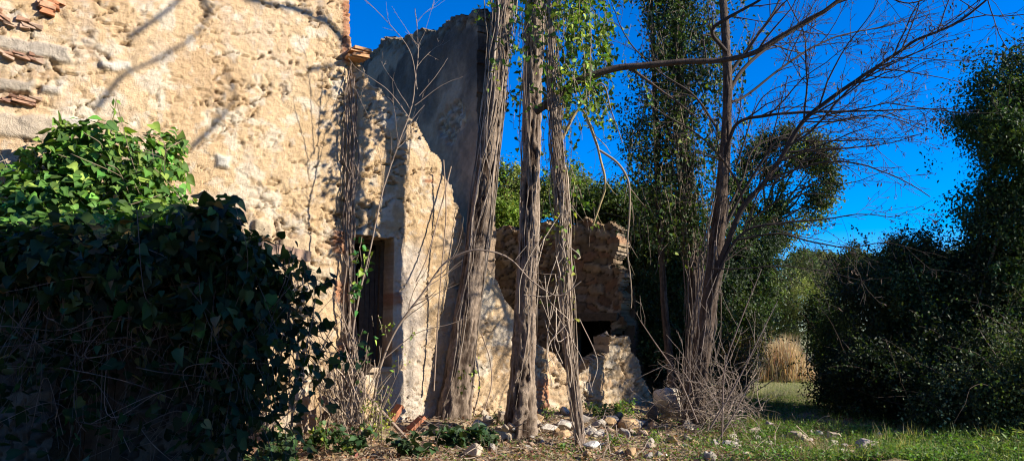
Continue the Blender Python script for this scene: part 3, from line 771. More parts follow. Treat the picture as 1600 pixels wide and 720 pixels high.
leaves(lb, p_, rg.uniform(.04, .085, len(p_)), rg.normal(0, .7, p_.shape) + UP * .3, leafcols(len(cc_), (.040, .058, .020), .4, (.11, .13, .035), .10, rg)[ci], 'dia', .8, rg)
for c in cc_[::2]:
    q = walk(c, (rg.normal(), rg.normal() * .6, rg.normal(0, .6)), rg.uniform(.4, 1.0), 7, .15, -.03, rg); tube(smb, q, .004, 4, np.array((.16, .12, .09)) * math.exp(rg.normal(0, .4)))
smb.build('stem', M_TWIG, v4); lb.build('foliage', M_LEAF, v4)

# --- sapling by the window
t5 = thing('sapling', 'thin leafless sapling with several slanting stems in front of the window', 'sapling', PP([(575, 668)], 10.6)[0])
SC = (.27, .205, .155)
for k, (px, Y, r0, r1, dep) in enumerate([
    ([(576, 690), (590, 590), (615, 520), (650, 470), (690, 415), (720, 396), (750, 390), (790, 402), (830, 440), (870, 462), (905, 440)], np.linspace(10.6, 10.3, 11), .022, .008, 1),
    ([(562, 690), (570, 600), (552, 540), (560, 470), (578, 395), (600, 300), (625, 225), (645, 172), (654, 130), (660, 60), (655, 10)], 10.7, .020, .006, 3),
    ([(548, 690), (549, 600), (546, 520), (549, 470), (548, 400)], 10.8, .024, .012, 1),
    ([(648, 165), (690, 135), (725, 120)], 10.6, .007, .003, 2), ([(640, 185), (605, 140), (560, 110), (545, 92)], 10.6, .007, .003, 2),
    ([(652, 140), (640, 80), (600, 30), (560, -10)], 10.6, .007, .003, 2),
    ([(655, 150), (680, 120), (700, 90)], 10.5, .006, .003, 2),
    ([(600, 560), (650, 520), (700, 505), (735, 490)], 10.4, .008, .003, 1)]):
    mb = MB(); limb(mb, px, Y, r0, r1, 300 + k, dep, 2.6, col=SC, up=.02, lratio=(.1, .3), wig=.12)
    mb.build('stem', M_TWIG, t5)
lb = MB(); rg = np.random.default_rng(61); smb = MB()
st = [P(570 + rg.normal(0, 8), y, 10.65) for y in (370, 385, 400, 420, 440, 520, 540, 560)]
strands(smb, lb, st, rg.uniform(.2, .5, len(st)), rg, .09, 26, (.04, .12, .03), (.2, .27, .05), .25)
st = [P(rg.uniform(575, 670), rg.uniform(480, 600), 10.5) for _ in range(9)]
strands(smb, lb, st, rg.uniform(.1, .3, len(st)), rg, .06, 16, (.13, .2, .03), (.25, .3, .05), .4)
cv = thing('climbing_vine', 'wisp of fresh green leaves on thin stems dangling across the window opening', 'vine', P(570, 560, 10.65))
smb.build('stem', M_TWIG, cv); lb.build('foliage', M_LEAF, cv)
# old stems down the wall corner
mb = MB(); rg = np.random.default_rng(63)
for k in range(16):
    x0 = rg.normal(549, 5); q = [W3(x0 + rg.normal(0, 4), y, .05 + rg.uniform(0, .07)) for y in np.linspace(rg.uniform(95, 200), rg.uniform(330, 660), 9)]
    tube(mb, resample(q, .06), rg.uniform(.005, .014), 5, np.array((.30, .22, .16)) * math.exp(rg.normal(0, .3)))
o = mb.build('dead_creeper', M_TWIG); tag(o, 'dead brown creeper stems running down the plaster beside the window', 'vine')
mb = MB()  # vine shadows on the wall, modelled as thin brown tubes
for px in [[(693, 250), (697, 330), (690, 420), (684, 500), (678, 610)], [(752, 520), (765, 560), (768, 600), (757, 640)], [(705, 260), (690, 320), (668, 400), (650, 440)]]:
    tube(mb, resample([W3(a, b, .12 + rg.uniform(0, .05)) for a, b in px], .06), .011, 5, (.30, .22, .16))
o = mb.build('dead_creeper', M_TWIG); tag(o, 'thin rope-like stems standing in for vine shadows down the bright wall between sapling and leaning trunk', 'vine')

# ------------------------------------------------------------------ foliage masses
def blob_points(blobs, n, rng, lump=.28, lseed=0, depth=.22):
    """points in a ragged shell over a union of ellipsoids; returns positions, outward normals"""
    b = np.array([list(c) + list(r) for c, r in blobs]); w = (b[:, 3] * b[:, 4] + b[:, 4] * b[:, 5] + b[:, 3] * b[:, 5])
    k = rng.choice(len(b), n * 2, p=w / w.sum())
    d = unit(rng.normal(size=(n * 2, 3)))
    c, r = b[k, :3], b[k, 3:]
    p0 = c + d * r
    ln = fbm3(p0[:, 0] * 1.6, p0[:, 1] * 1.6, p0[:, 2] * 1.6, 3, lseed) - .5
    ln2 = noise3(p0[:, 0] * 5, p0[:, 1] * 5, p0[:, 2] * 5, lseed + 7) - .5
    rad = 1 + lump * 2 * ln + lump * .7 * ln2 - np.abs(rng.normal(0, depth, n * 2))
    p = c + d * r * rad[:, None]
    keep = np.ones(n * 2, bool)
    for j in range(len(b)):
        q = np.linalg.norm((p - b[j, :3]) / b[j, 3:], axis=1); keep &= ~((q < .62) & (k != j))
    # gaps
    keep &= noise3(p[:, 0] * 3.2, p[:, 1] * 3.2, p[:, 2] * 3.2, lseed + 3) > .18
    keep &= p[:, 2] > -.02
    p, d, r = p[keep][:n], d[keep][:n], r[keep][:n]
    return p, unit(d / r)
def bush(name, label, cat, blobs, n, leafsize, colr, seed, alt=None, altp=0, shape='dia', m=M_LEAF_DULL, stems=14, trunk=None, group=None, droop=.5, lump=.28, var=.35, depth=.22, rot=1., csize=.19, canes=True):
    rng = np.random.default_rng(seed); ex = []
    for c, r in blobs:
        c = np.asarray(c); r = np.asarray(r); ex.append((c, r * .55))
        for _ in range(11):
            d = unit(rng.normal(size=3)); f = rng.uniform(.22, .46); ex.append((c + d * r * rng.uniform(.5, 1.06 - f * .3), r * f * rng.uniform(.75, 1.3, 3)))
    solid, blobs = blobs, ex
    bl = np.array([c for c, _ in solid]); base = bl.mean(0); base[2] = float(gh(base[0], base[1]))
    if trunk is not None: base = np.array([trunk[0][0], trunk[0][1], trunk[0][2]])
    t = thing(name, label, cat, base, group)
    per = 44; M_ = max(8, n // per)
    cp, cn = blob_points(blobs, M_, rng, lump, seed, depth)
    M_ = len(cp); ext = rng.exponential(.10 if shape != 'long' else .06, M_) * 1.4
    cp = cp + cn * ext[:, None] * np.minimum(1, np.array(solid[0][1]).min())
    gs = 1.0 * csize * rng.uniform(.5, 1.3, M_)
    axis = unit(cn + rng.normal(0, .6, cn.shape) + UP * .35)
    N = M_ * per; ci = np.repeat(np.arange(M_), per)
    p = cp[ci] + axis[ci] * (rng.uniform(-1.2, 1.6, N) * gs[ci])[:, None] + rng.normal(0, .55, (N, 3)) * gs[ci][:, None]
    kz = p[:, 2] > -.03; p = p[kz]; ci = ci[kz]; N = len(p); lb = MB()
    big = sst(.40, .62, fbm3(cp[:, 0] * .8, cp[:, 1] * .8, cp[:, 2] * 1.1, 3, seed + 40))
    cl = (leafcols(M_, colr, var * .6, alt, altp, rng) * (.75 + big[:, None] * np.array([1.3, 1.05, .7])))[ci] * np.exp(rng.normal(0, var * .6, (N, 1)))
    leaves(lb, p, rng.uniform(.6, 1.25, N) * leafsize, cn[ci] * .6 + rng.normal(0, .6 * rot, (N, 3)) + UP * .35, cl, shape, droop, rng)
    sb = MB(); ncane = int(min(260, M_ * .14)) if canes else 0
    for k in range(ncane):
        i_ = rng.integers(M_); l_ = rng.uniform(.35, 1.45) * (1 if trunk is None else .6)
        q = walk(cp[i_], cn[i_] * .8 + UP * .7 + rng.normal(0, .4, 3), l_, 8, .12, -.09, rng)
        tube(sb, q, np.linspace(.0045, .002, 9), 4, (.085, .06, .042)); mm = int(l_ * rng.choice([0, 18, 34]))
        if mm:
            x = rng.uniform(0, 7.99, mm); ii = x.astype(int); ff = (x - ii)[:, None]
            leaves(lb, q[ii] * (1 - ff) + q[ii + 1] * ff + rng.normal(0, .03, (mm, 3)), rng.uniform(.6, 1.2, mm) * leafsize, rng.normal(0, .7, (mm, 3)) + UP * .6, leafcols(mm, np.asarray(colr) * 1.25, var, alt, altp, rng), shape, droop, rng)
    lb.build('crown' if trunk is not None else 'foliage', m, t)
    if trunk is not None:
        q = resample(np.array(trunk[:-1]), .12); rr_ = np.linspace(trunk[-1], trunk[-1] * .5, len(q))
        tube(sb, q, rr_, 12, (.10, .078, .062), rfun=lambda i, a, pth: 1 + .25 * (noise3(np.cos(a) * 2, np.sin(a) * 2, i * .4, seed) - .5))
        top = q[-1]
    for k in range(stems):
        c, r = solid[k % len(solid)]
        tgt = np.asarray(c) + unit(rng.normal(size=3)) * np.asarray(r) * rng.uniform(.6, 1.3)
        s0 = (top if trunk is not None else np.array([base[0] + rng.normal(0, .25 * solid[0][1][0]), base[1] + rng.normal(0, .2), base[2]]))
        md = (s0 + tgt) / 2 + rng.normal(0, .2, 3)
        q = resample([s0, md, tgt], .15); tube(sb, q, np.linspace(.02 if trunk is None else trunk[-1] * .4, .005, len(q)), 5, (.19, .145, .11))
    sb.build('trunk' if trunk is not None else 'stem', M_TWIG, t)
    return t
def pblob(u, v, Y, ru, rv, dep=None):
    """ellipsoid from pixels: centre, half-width and half-height in pixels"""
    c = P(u, v, Y); k = Y / F
    return (c, (ru * k, (dep if dep else ru * k), rv * k))

DARK = (.022, .040, .014)
# right: tall ivy-smothered tree
bush('ivy_clad_tree', 'tall dark tree column smothered in ivy at the right edge of the view', 'tree',
     [pblob(1572, 170, 13.6, 68, 85), pblob(1600, 260, 13.6, 78, 100), pblob(1575, 350, 13.6, 62, 90), pblob(1592, 440, 13.4, 88, 100), pblob(1640, 140, 13.8, 70, 80), pblob(1600, 560, 13.2, 80, 110)],
     90000, .072, DARK, 71, (.06, .085, .025), .06, 'dia', M_LEAF, 10, [P(1612, 640, 13.6), P(1606, 450, 13.6), P(1600, 300, 13.6), .16], lump=.2, droop=.8)
# right hedge masses
bush('bramble_bush', 'big dark bramble thicket left of the ivy column, sunlit sprigs on its top', 'bush',
     [pblob(1376, 480, 14.2, 58, 70), pblob(1420, 480, 14.6, 75, 85), pblob(1375, 440, 15.2, 50, 32), pblob(1330, 425, 15.8, 26, 26), pblob(1460, 440, 15, 58, 42), pblob(1342, 585, 13.6, 42, 52), pblob(1400, 590, 13.2, 45, 60), pblob(1455, 550, 13.5, 38, 85), pblob(1510, 590, 13, 42, 52), pblob(1500, 500, 14.2, 60, 95)],
     100000, .065, (.024, .036, .014), 72, (.085, .105, .04), .09, 'dia', M_LEAF, 70, lump=.33)
bush('bramble_bush', 'low bramble in the bottom right corner, some leaves coloured pale as if sunlit', 'bush',
     [pblob(1575, 620, 11.4, 62, 50), pblob(1490, 628, 12, 45, 34), pblob(1640, 600, 11.2, 60, 75), pblob(1545, 560, 12.4, 60, 60)],
     42000, .06, (.032, .048, .02), 73, (.16, .19, .11), .12, 'dia', M_LEAF, 30, lump=.35)  # paler share of leaves puts the sunlight into the leaf colour
bush('bramble_bush', 'rounded dark shrub at the right side of the grassy path', 'bush',
     [pblob(1312, 592, 15.5, 34, 44), pblob(1350, 612, 14.2, 48, 36), pblob(1310, 535, 16.5, 30, 50)], 30000, .065, (.024, .040, .015), 74, (.07, .10, .03), .05, 'dia', M_LEAF_DULL, 16, lump=.3)
# conifer tip
bush('conifer', 'small pointed conifer tip rising above the bramble thicket', 'tree',
     [pblob(1394, 420, 17.5, 16, 26), pblob(1394, 395, 17.5, 9, 22), pblob(1394, 376, 17.5, 4, 14)], 5000, .07, (.05, .075, .028), 75, None, 0, 'long', M_LEAF_DULL, 6,
     [P(1394, 560, 17.5), P(1394, 440, 17.5), P(1394, 375, 17.5), .06], lump=.2)
# oak in the middle distance
bush('holm_oak', 'rounded evergreen oak crown against the blue sky behind the bare branches', 'tree',
     [pblob(u, v, 23 + dy, r, r * .62) for u, v, r, dy in [(1286, 236, 17, 0), (1262, 222, 16, .4), (1232, 214, 15, .2), (1205, 224, 17, .6), (1178, 238, 15, .3), (1300, 262, 11, -.2), (1270, 258, 19, .5), (1240, 246, 15, .1), (1296, 288, 12, .2),
      (1276, 306, 13, 0), (1258, 330, 12, .7), (1160, 262, 15, .3), (1150, 290, 16, .5), (1166, 318, 15, .2), (1205, 268, 13, .4), (1240, 352, 12, 0), (1142, 330, 17, .3), (1180, 350, 17, .3), (1280, 340, 7, .1), (1215, 372, 15, .5), (1160, 375, 18, .2), (1286, 318, 8, .1), (1225, 290, 8, .3), (1212, 322, 14, .4), (1198, 345, 15, .3)]],
     27000, .10, (.048, .066, .022), 76, (.11, .13, .04), .14, 'dia', M_LEAF_DULL, 22, [P(1192, 560, 23.6), P(1190, 450, 23.6), P(1200, 350, 23.6), .14], lump=.34, csize=.26)
# olive green bush behind the path
bush('shrub', 'olive-green feathery shrub behind the dry grass at the end of the path', 'shrub',
     [pblob(1240, 470, 27, 55, 55), pblob(1200, 480, 27, 50, 52), pblob(1275, 440, 28, 45, 50), pblob(1285, 500, 27.5, 30, 26), pblob(1310, 470, 28, 30, 50)], 42000, .10, (.075, .090, .035), 77, (.13, .15, .06), .2, 'long', M_LEAF_DULL, 14, lump=.25, droop=-.3)
bush('shrub', 'dark evergreen shrub filling the gap behind the multi-stemmed tree', 'shrub',
     [pblob(1145, 440, 20, 55, 75), pblob(1175, 410, 21, 45, 55), pblob(1115, 500, 19, 50, 75), pblob(1165, 475, 21, 36, 42)], 50000, .085, (.024, .040, .015), 78, (.06, .085, .03), .1, 'dia', M_LEAF, 14, lump=.3)
bush('thicket', 'brown leafless-looking thicket between the multi-stemmed tree and the dry grass', 'bush',
     [pblob(1148, 565, 17, 34, 34), pblob(1120, 590, 16, 30, 34), pblob(1165, 540, 19, 26, 26)], 11000, .05, (.085, .058, .034), 178, (.10, .12, .04), .25, 'dia', M_LEAF_DULL, 60, lump=.35)
bush('shrub', 'small dark shrub at the bend of the path between the olive shrub and the brambles', 'shrub',
     [pblob(1292, 490, 19, 24, 50), pblob(1300, 540, 18.5, 20, 40)], 12000, .085, (.030, .045, .017), 179, (.08, .10, .03), .1, 'dia', M_LEAF_DULL, 10, lump=.3)
# dark evergreen beside the ruin
bush('evergreen_shrub', 'tall dark glossy evergreen growing against the end of the rubble wall', 'shrub',
     [pblob(1045, 360, 16.5, 50, 62), pblob(1030, 450, 16.3, 55, 75), pblob(1070, 440, 16.8, 55, 90), pblob(1050, 540, 15.9, 50, 55), pblob(1005, 370, 16.2, 26, 45), pblob(1012, 450, 15.9, 18, 50), pblob(985, 400, 17.3, 26, 42), pblob(1080, 545, 16, 34, 50)],
     80000, .075, (.020, .036, .014), 79, (.07, .10, .05), .06, 'dia', M_LEAF, 14, lump=.28)
bush('ivy_clump', 'ivy clump draped over the top of the shaded rubble wall', 'ivy',
     [pblob(950, 330, 16.6, 50, 26), pblob(905, 330, 16.9, 30, 30), pblob(985, 345, 16.6, 30, 40), pblob(1000, 320, 17, 24, 22)], 20000, .08, (.028, .050, .017), 80, (.09, .12, .03), .1, 'dia', M_LEAF, 6)
# trees beyond the ruin
bush('broadleaf_tree', 'mid-green tree seen behind the ruin between the trunks', 'tree',
     [pblob(800, 290, 22, 34, 40), pblob(845, 310, 22, 40, 36), pblob(895, 300, 22.5, 36, 38), pblob(780, 330, 21.5, 22, 30)], 26000, .10, (.05, .070, .022), 81, (.11, .14, .04), .15, 'dia', M_LEAF_DULL, 12, [P(840, 470, 22), P(838, 400, 22), P(838, 330, 22), .14])
bush('shrub', 'bright yellow-green bush glowing in sun just behind the leaning trunk', 'shrub',
     [pblob(790, 335, 18.5, 26, 22), pblob(800, 352, 18.5, 22, 20)], 9000, .09, (.16, .24, .035), 82, (.28, .34, .06), .3, 'dia', M_LEAF_DULL, 8)
# far wood
far_b = []
rg = np.random.default_rng(90)
for u in np.arange(1240, 1700, 22): far_b.append(pblob(u + rg.normal(0, 8), 425 + rg.normal(0, 8), 42 + rg.normal(0, 3), 26, 28 + rg.uniform(0, 8)))
rngw = np.random.default_rng(91); p_, n_ = blob_points(far_b, 50000, rngw, .3, 91)
lb = MB(); leaves(lb, p_, rngw.uniform(.13, .28, len(p_)), n_ + rngw.normal(0, .5, p_.shape), leafcols(len(p_), (.07, .09, .03), .3, None, 0, rngw), 'dia', .4, rngw)
for u in np.arange(1240, 1700, 30):
    q = np.array([P(u, 480, 42), P(u, 430, 42)]); q[0][2] = 0; tube(lb, resample(q, .5), .15, 6, (.15, .12, .09))
o = lb.build('woodland', M_LEAF_DULL); tag(o, 'distant strip of light green wood behind the bramble thicket', 'woodland', kind='stuff')
far_b = []
for u in np.arange(-300, 1240, 40): far_b.append(pblob(u + rg.normal(0, 8), 470 + rg.normal(0, 8), 46 + rg.normal(0, 3), 34, 50 + rg.uniform(0, 12)))
p_, n_ = blob_points(far_b, 60000, rngw, .3, 92)
lb = MB(); leaves(lb, p_, rngw.uniform(.16, .34, len(p_)), n_ + rngw.normal(0, .5, p_.shape), leafcols(len(p_), (.05, .07, .024), .3, None, 0, rngw), 'dia', .4, rngw)
for u in np.arange(-300, 1240, 60):
    q = np.array([P(u, 480, 46), P(u, 450, 46)]); q[0][2] = 0; tube(lb, resample(q, .5), .15, 6, (.15, .12, .09))
o = lb.build('woodland', M_LEAF_DULL); tag(o, 'dark far wood behind the ruined house', 'woodland', kind='stuff')

bk = []  # unseen row of trees, added to cut sky light from behind the camera
for x in np.arange(-16, 15, 2.6):
    for z in (2.5, 6.0, 9.0): bk.append(((x + rg.normal(0, .6), -7 + rg.normal(0, 1.0), z), (2.2, 1.8, 2.4)))
p_, n_ = blob_points(bk, 26000, rngw, .3, 93)
lb = MB(); leaves(lb, p_, rngw.uniform(.2, .4, len(p_)), n_ + rngw.normal(0, .5, p_.shape), leafcols(len(p_), (.04, .058, .02), .3, None, 0, rngw), 'dia', .4, rngw)
for x in np.arange(-16, 15, 2.6): tube(lb, np.array([[x, -7, 0], [x + .1, -7, 4], [x, -7.1, 8]]), .18, 8, (.13, .10, .08))
o = lb.build('woodland', M_LEAF_DULL); tag(o, 'unseen dense dark wood added behind the viewpoint to block sky light', 'woodland', kind='stuff')
# large evergreen beyond the right edge, whose shade falls over the left foreground
def sun_back(p, k): return np.asarray(p) + SUN / math.cos(SUN_EL) * k
ct = sun_back(P(190, 520, 6.6), 9.6)
bl = [((ct[0] + dx, ct[1] + dy, z), (rx, ry, rz)) for dx, dy, z, rx, ry, rz in
      [(0, 0, 2.2, 1.9, 1.9, 1.7), (.3, -.6, 4.3, 2.1, 2.0, 1.8), (.2, .2, 6.2, 2.0, 2.0, 1.7), (.1, -.4, 7.6, 1.7, 1.7, 1.3), (.4, -1.6, 3.2, 1.8, 1.6, 2.0), (.3, -1.7, 6.0, 1.7, 1.6, 1.8)]]
tr = bush('evergreen_tree', 'large dense evergreen tree beside the viewpoint, beyond the right edge of the view', 'tree', bl, 52000, .13, (.03, .05, .018), 83, None, 0, 'dia', M_LEAF_DULL, 20,
     [(ct[0], ct[1], 0), (ct[0], ct[1], 3), (ct[0], ct[1], 6), .28], lump=.2, depth=.35)
# bare limbs above that tree throw the branch shadows on the upper wall
mb = MB()
for k, (us, kk_) in enumerate([([(560, 110), (520, 40), (470, 15), (410, 2), (340, -25)], 7.5), ([(200, 60), (250, 25), (290, -10), (330, -60)], 9.0), ([(150, 170), (190, 120), (230, 100), (300, 60), (330, 20)], 9.5),
                               ([(300, 230), (340, 190), (365, 150), (350, 110)], 9.2), ([(480, 110), (515, 105), (540, 96)], 8)]):
    q = resample(np.array([sun_back(W3(u, v), kk_) for u, v in us]), .1)
    rg = np.random.default_rng(400 + k); tube(mb, q, np.linspace(.06, .03, len(q)) * (1.0 if k == 0 else .6), 6, (.17, .13, .1)); twigs(mb, q, .03, .02, 3, 1.6, rng=rg, lratio=(.2, .5), minr=.006)
tp = sun_back(W3(-130, -330), 14.5); bt0 = np.array([tp[0], tp[1], 0.])
tube(mb, resample([bt0, bt0 + UP * tp[2] * .5 + np.array([.2, .1, 0]), tp], .2), .14, 10, (.17, .13, .1))
for u, v, k_ in ((340, -25, 7.5), (330, -60, 9.0), (330, 20, 9.5)):
    e_ = sun_back(W3(u, v), k_); tube(mb, resample([e_, sun_back(W3(150, -260), 11.5), tp], .2), .035, 7, (.17, .13, .1))
o = mb.build('bare_tree', M_TWIG, origin=bt0); tag(o, 'leafless tree standing beyond the right edge of the view beside the evergreen', 'tree')

# ------------------------------------------------------------------ outbuilding in shade, ivy
ob = thing('outbuilding', 'low stone lean-to in deep shade, almost buried under ivy, in the left foreground', 'outbuilding', P(150, 700, 6.9))
YB = 6.9
xr = P(352, 600, YB)[0]; zt = P(200, 372, YB)[2]
a_ = np.array([-7.0, YB + .9, 0]); b_ = np.array([xr, YB, 0])
Lb = np.linalg.norm(b_ - a_); tdb = (b_ - a_) / Lb
ds = [np.interp(u, [0, 1], [0, 1]) for u in (0, 1)]
def s_at(u):
    r_ = ray(u, 600); dd = tdb; k_ = (a_[0] * dd[1] - a_[1] * dd[0]) / (r_[0] * dd[1] - r_[1] * dd[0]); return np.dot((r_ * k_)[:2] - a_[:2], dd[:2])
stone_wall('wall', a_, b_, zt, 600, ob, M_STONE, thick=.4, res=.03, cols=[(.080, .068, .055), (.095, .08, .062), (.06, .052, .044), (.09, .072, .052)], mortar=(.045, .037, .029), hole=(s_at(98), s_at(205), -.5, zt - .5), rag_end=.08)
stone_wall('side_wall', b_ + np.array([-.02, .42, 0]), b_ + np.array([-.62, 1.9, 0]), zt - .1, 620, ob, M_STONE, thick=.3, res=.05, cols=STONES, rag_end=.05)
nb = np.array([tdb[1], -tdb[0], 0])
dr = MB(); sA, sB = s_at(98), s_at(205); wdt = (sB - sA) / 5
for k in range(5): box(dr, a_ + tdb * (sA + wdt * (k + .5)) - nb * .18 + UP * (zt - .5) / 2, tdb * wdt * .47, nb * .02, UP * (zt - .5) / 2, (.075, .05, .034), .004)
dd = dr.build('door', M_WOOD, ob, smooth=False, label='weathered brown plank door')
rf = MB(); box(rf, (a_ + b_) / 2 + UP * (zt + .0) + nb * -.9, tdb * Lb * .48, nb * .85, UP * .06, (.3, .2, .14), .01)
rf.build('roof', M_BRICK, ob, smooth=False)

# ivy on the outbuilding: dark, hanging over its face
rg = np.random.default_rng(101)
iv = thing('climbing_ivy', 'dense dark ivy curtain hanging over the shaded lean-to', 'ivy', P(190, 700, 6.7))
lb = MB(); sb = MB()
def Yf(u): return float(YB - .35 + .9 * (352 - u) / 900)
bl = []
for u, v, ru, rv, dy in [(20, 405, 50, 40, .3), (75, 415, 55, 42, .3), (140, 412, 55, 38, .3), (205, 405, 50, 38, .1), (262, 388, 42, 42, .1), (312, 366, 36, 38, 0), (348, 362, 28, 32, 0), (374, 398, 30, 34, 0), (398, 440, 24, 34, 0), (100, 410, 90, 40, .1), (200, 430, 90, 48, 0), (300, 440, 70, 55, 0), (20, 440, 60, 50, .3),
                         (340, 510, 36, 70, .1), (385, 500, 24, 46, .05)]:
    bl.append(pblob(u, v, Yf(u) + dy, ru, rv, .42))
p_, n_ = blob_points(bl, 6200, rg, .45, 102, .25); p_ = p_ + n_ * rg.exponential(.05, (len(p_), 1))
leaves(lb, p_, rg.uniform(.05, .15, len(p_)) * rg.choice([.7, 1, 1.15], len(p_)), n_ * .7 + rg.normal(0, .6, p_.shape) + UP * .3, leafcols(len(p_), (.022, .043, .016), .5, (.15, .10, .045), .06, rg), 'heart', .7, rg)
# hanging strands over the face
st = []; ln = []
for k in range(180):
    u = rg.uniform(0, 400); v = rg.uniform(395, 520)
    st.append(P(u, v, Yf(u) - .1 + rg.normal(0, .12))); ln.append(rg.uniform(.3, 1.5))
strands(sb, lb, st, ln, rg, .12, 7, (.022, .042, .016), (.15, .13, .05), .06, sway=.14, stemcol=(.13, .10, .075), rad=.003)
st = [P(rg.normal(366, 18), rg.uniform(430, 640), 6.5 + rg.normal(0, .08)) for _ in range(80)]
strands(sb, lb, st, rg.uniform(.3, 1.1, 80), rg, .11, 15, (.022, .042, .016), (.15, .12, .05), .07, sway=.2, stemcol=(.13, .10, .075), rad=.003, jitter=.08)
for k in range(120):     # tangle of bare runners
    u, v = rg.uniform(60, 380), rg.uniform(420, 700); a = P(u, v, Yf(u) - rg.uniform(.0, .35)); b = a + np.array([rg.normal(0, .5), rg.normal(0, .08), rg.normal(0, .35)])
    c = (a + b) / 2 + np.array([rg.normal(0, .15), -abs(rg.normal(0, .1)), rg.normal(0, .2)])
    tube(sb, resample([a, c, b], .05), rg.uniform(.0015, .0045), 4, np.array((.16, .12, .095)) * math.exp(rg.normal(0, .35)))
sb.build('stem', M_TWIG, iv); lb.build('foliage', M_LEAF, iv)
# trailing vine off its right side
tv = thing('trailing_vine', 'loose trailing vine with dark pointed leaves at the right side of the ivy curtain', 'vine', P(430, 700, 6.9))
lb = MB(); sb = MB(); st = []; ln = []
for k in range(46):
    u = rg.normal(436, 28); v = rg.uniform(370, 560); st.append(P(u, v, 6.8 + rg.normal(0, .15))); ln.append(rg.uniform(.4, 1.5))
strands(sb, lb, st, ln, rg, .105, 10, (.026, .05, .020), (.12, .15, .04), .05, sway=.18, stemcol=(.15, .11, .08), rad=.004, jitter=.08)
for k in range(9):
    a = P(rg.uniform(410, 440), rg.uniform(420, 560), 6.8); b = P(rg.uniform(490, 545), rg.uniform(430, 600), 7.0)
    q = resample([a, (a + b) / 2 + np.array([0, 0, rg.uniform(-.1, .2)]), b], .04); tube(sb, q, .004, 4, (.14, .1, .075)); m_ = 9
    ii = rg.integers(0, len(q), m_); leaves(lb, q[ii], rg.uniform(.07, .12, m_), rg.normal(0, .6, (m_, 3)) + np.array([.4, -.6, .3]), leafcols(m_, (.026, .05, .02), .35, None, 0, rg), 'heart', .8, rg)
sb.build('stem', M_TWIG, tv); lb.build('foliage', M_LEAF, tv)
# sunlit ivy mound on the wall
im = thing('climbing_ivy', 'sunlit bright green ivy mound spilling up the plaster wall above the lean-to', 'ivy', W3(150, 400, .2))
lb = MB(); sb = MB(); bl = []
YW = 9.0
for u, v, ru, rv, Y in [(120, 228, 30, 24, 8.8), (165, 222, 34, 24, 8.8), (200, 250, 36, 30, 8.85), (150, 260, 50, 36, 8.7), (95, 262, 40, 34, 8.6), (230, 290, 36, 34, 8.9), (110, 305, 55, 45, 8.5), (60, 325, 55, 45, 8.3), (180, 320, 60, 40, 8.5), (245, 325, 36, 34, 8.9), (25, 350, 50, 45, 8.0), (265, 255, 11, 24, 9.35), (262, 222, 12, 10, 9.4), (40, 285, 26, 20, 8.5), (30, 375, 55, 40, 7.5), (100, 370, 60, 42, 7.6), (175, 365, 55, 40, 7.7), (235, 352, 42, 34, 8.2), (285, 345, 26, 22, 8.0)]:
    bl.append(pblob(u, v, Y, ru, rv, .35))
p_, n_ = blob_points(bl, 4000, rg, .45, 112, .3); p_ = p_ + n_ * rg.exponential(.05, (len(p_), 1))
leaves(lb, p_, rg.uniform(.06, .165, len(p_)) * rg.choice([.7, 1, 1.1], len(p_)), n_ * .7 + rg.normal(0, .4, p_.shape) + UP * .35 + SUN * .4, leafcols(len(p_), (.060, .125, .022), .42, (.18, .25, .045), .16, rg), 'heart', .6, rg)
for px in [[(170, 260), (172, 215), (178, 180), (182, 155)], [(255, 290), (262, 250), (272, 225), (290, 214)], [(100, 230), (95, 210), (92, 190)], [(70, 260), (50, 240), (30, 245)]]:
    q = resample([P(a, b, 8.7 if a < 200 else 9.25) for a, b in px], .03); tube(sb, q, .006, 5, (.2, .16, .08)); m_ = 26
    ii = rg.integers(len(q) // 4, len(q), m_); leaves(lb, q[ii] + rg.normal(0, .03, (m_, 3)), rg.uniform(.06, .13, m_), rg.normal(0, .6, (m_, 3)) + SUN, leafcols(m_, (.12, .2, .035), .3, None, 0, rg), 'dia' if px[0][0] == 170 else 'heart', .3, rg)
for k in range(60):
    a = P(rg.uniform(30, 270), rg.uniform(240, 380), 8.6); b = a + rg.normal(0, .35, 3); tube(sb, resample([a, (a + b) / 2 + rg.normal(0, .08, 3), b], .05), .005, 4, (.22, .17, .11))
sb.build('stem', M_TWIG, im); lb.build('foliage', M_LEAF, im)

# ------------------------------------------------------------------ rocks
def rock_mesh(seed, flat=.7):
    rng = np.random.default_rng(seed); bm = bmesh.new()
    for _ in range(16):
        d = unit(rng.normal(size=3)); bm.verts.new(d * rng.uniform(.8, 1.05) * np.array([1, rng.uniform(.7, .9), flat]))
    r = bmesh.ops.convex_hull(bm, input=bm.verts[:])
    bmesh.ops.delete(bm, geom=[g for g in r['geom_interior'] if isinstance(g, bmesh.types.BMVert)], context='VERTS')
    bmesh.ops.dissolve_limit(bm, angle_limit=.25, verts=bm.verts[:], edges=bm.edges[:])
    bmesh.ops.bevel(bm, geom=bm.edges[:], offset=.09, segments=2, affect='EDGES', profile=.6)
    bmesh.ops.triangulate(bm, faces=bm.faces[:])
    bmesh.ops.subdivide_edges(bm, edges=bm.edges[:], cuts=2, use_grid_fill=True)
    bm.verts.ensure_lookup_table(); bmesh.ops.triangulate(bm, faces=bm.faces[:])
    v = np.array([x.co[:] for x in bm.verts]); f = np.array([[x.index for x in fc.verts] for fc in bm.faces]); bm.verts.index_update()
    f = np.array([[x.index for x in fc.verts] for fc in bm.faces]); bm.free()
    n = fbm3(v[:, 0] * 2.5, v[:, 1] * 2.5, v[:, 2] * 2.5, 4, seed) - .5
    v = v * (1 + .22 * n)[:, None]; v[:, 2] -= v[:, 2].min()
    return v, f
RK = {}
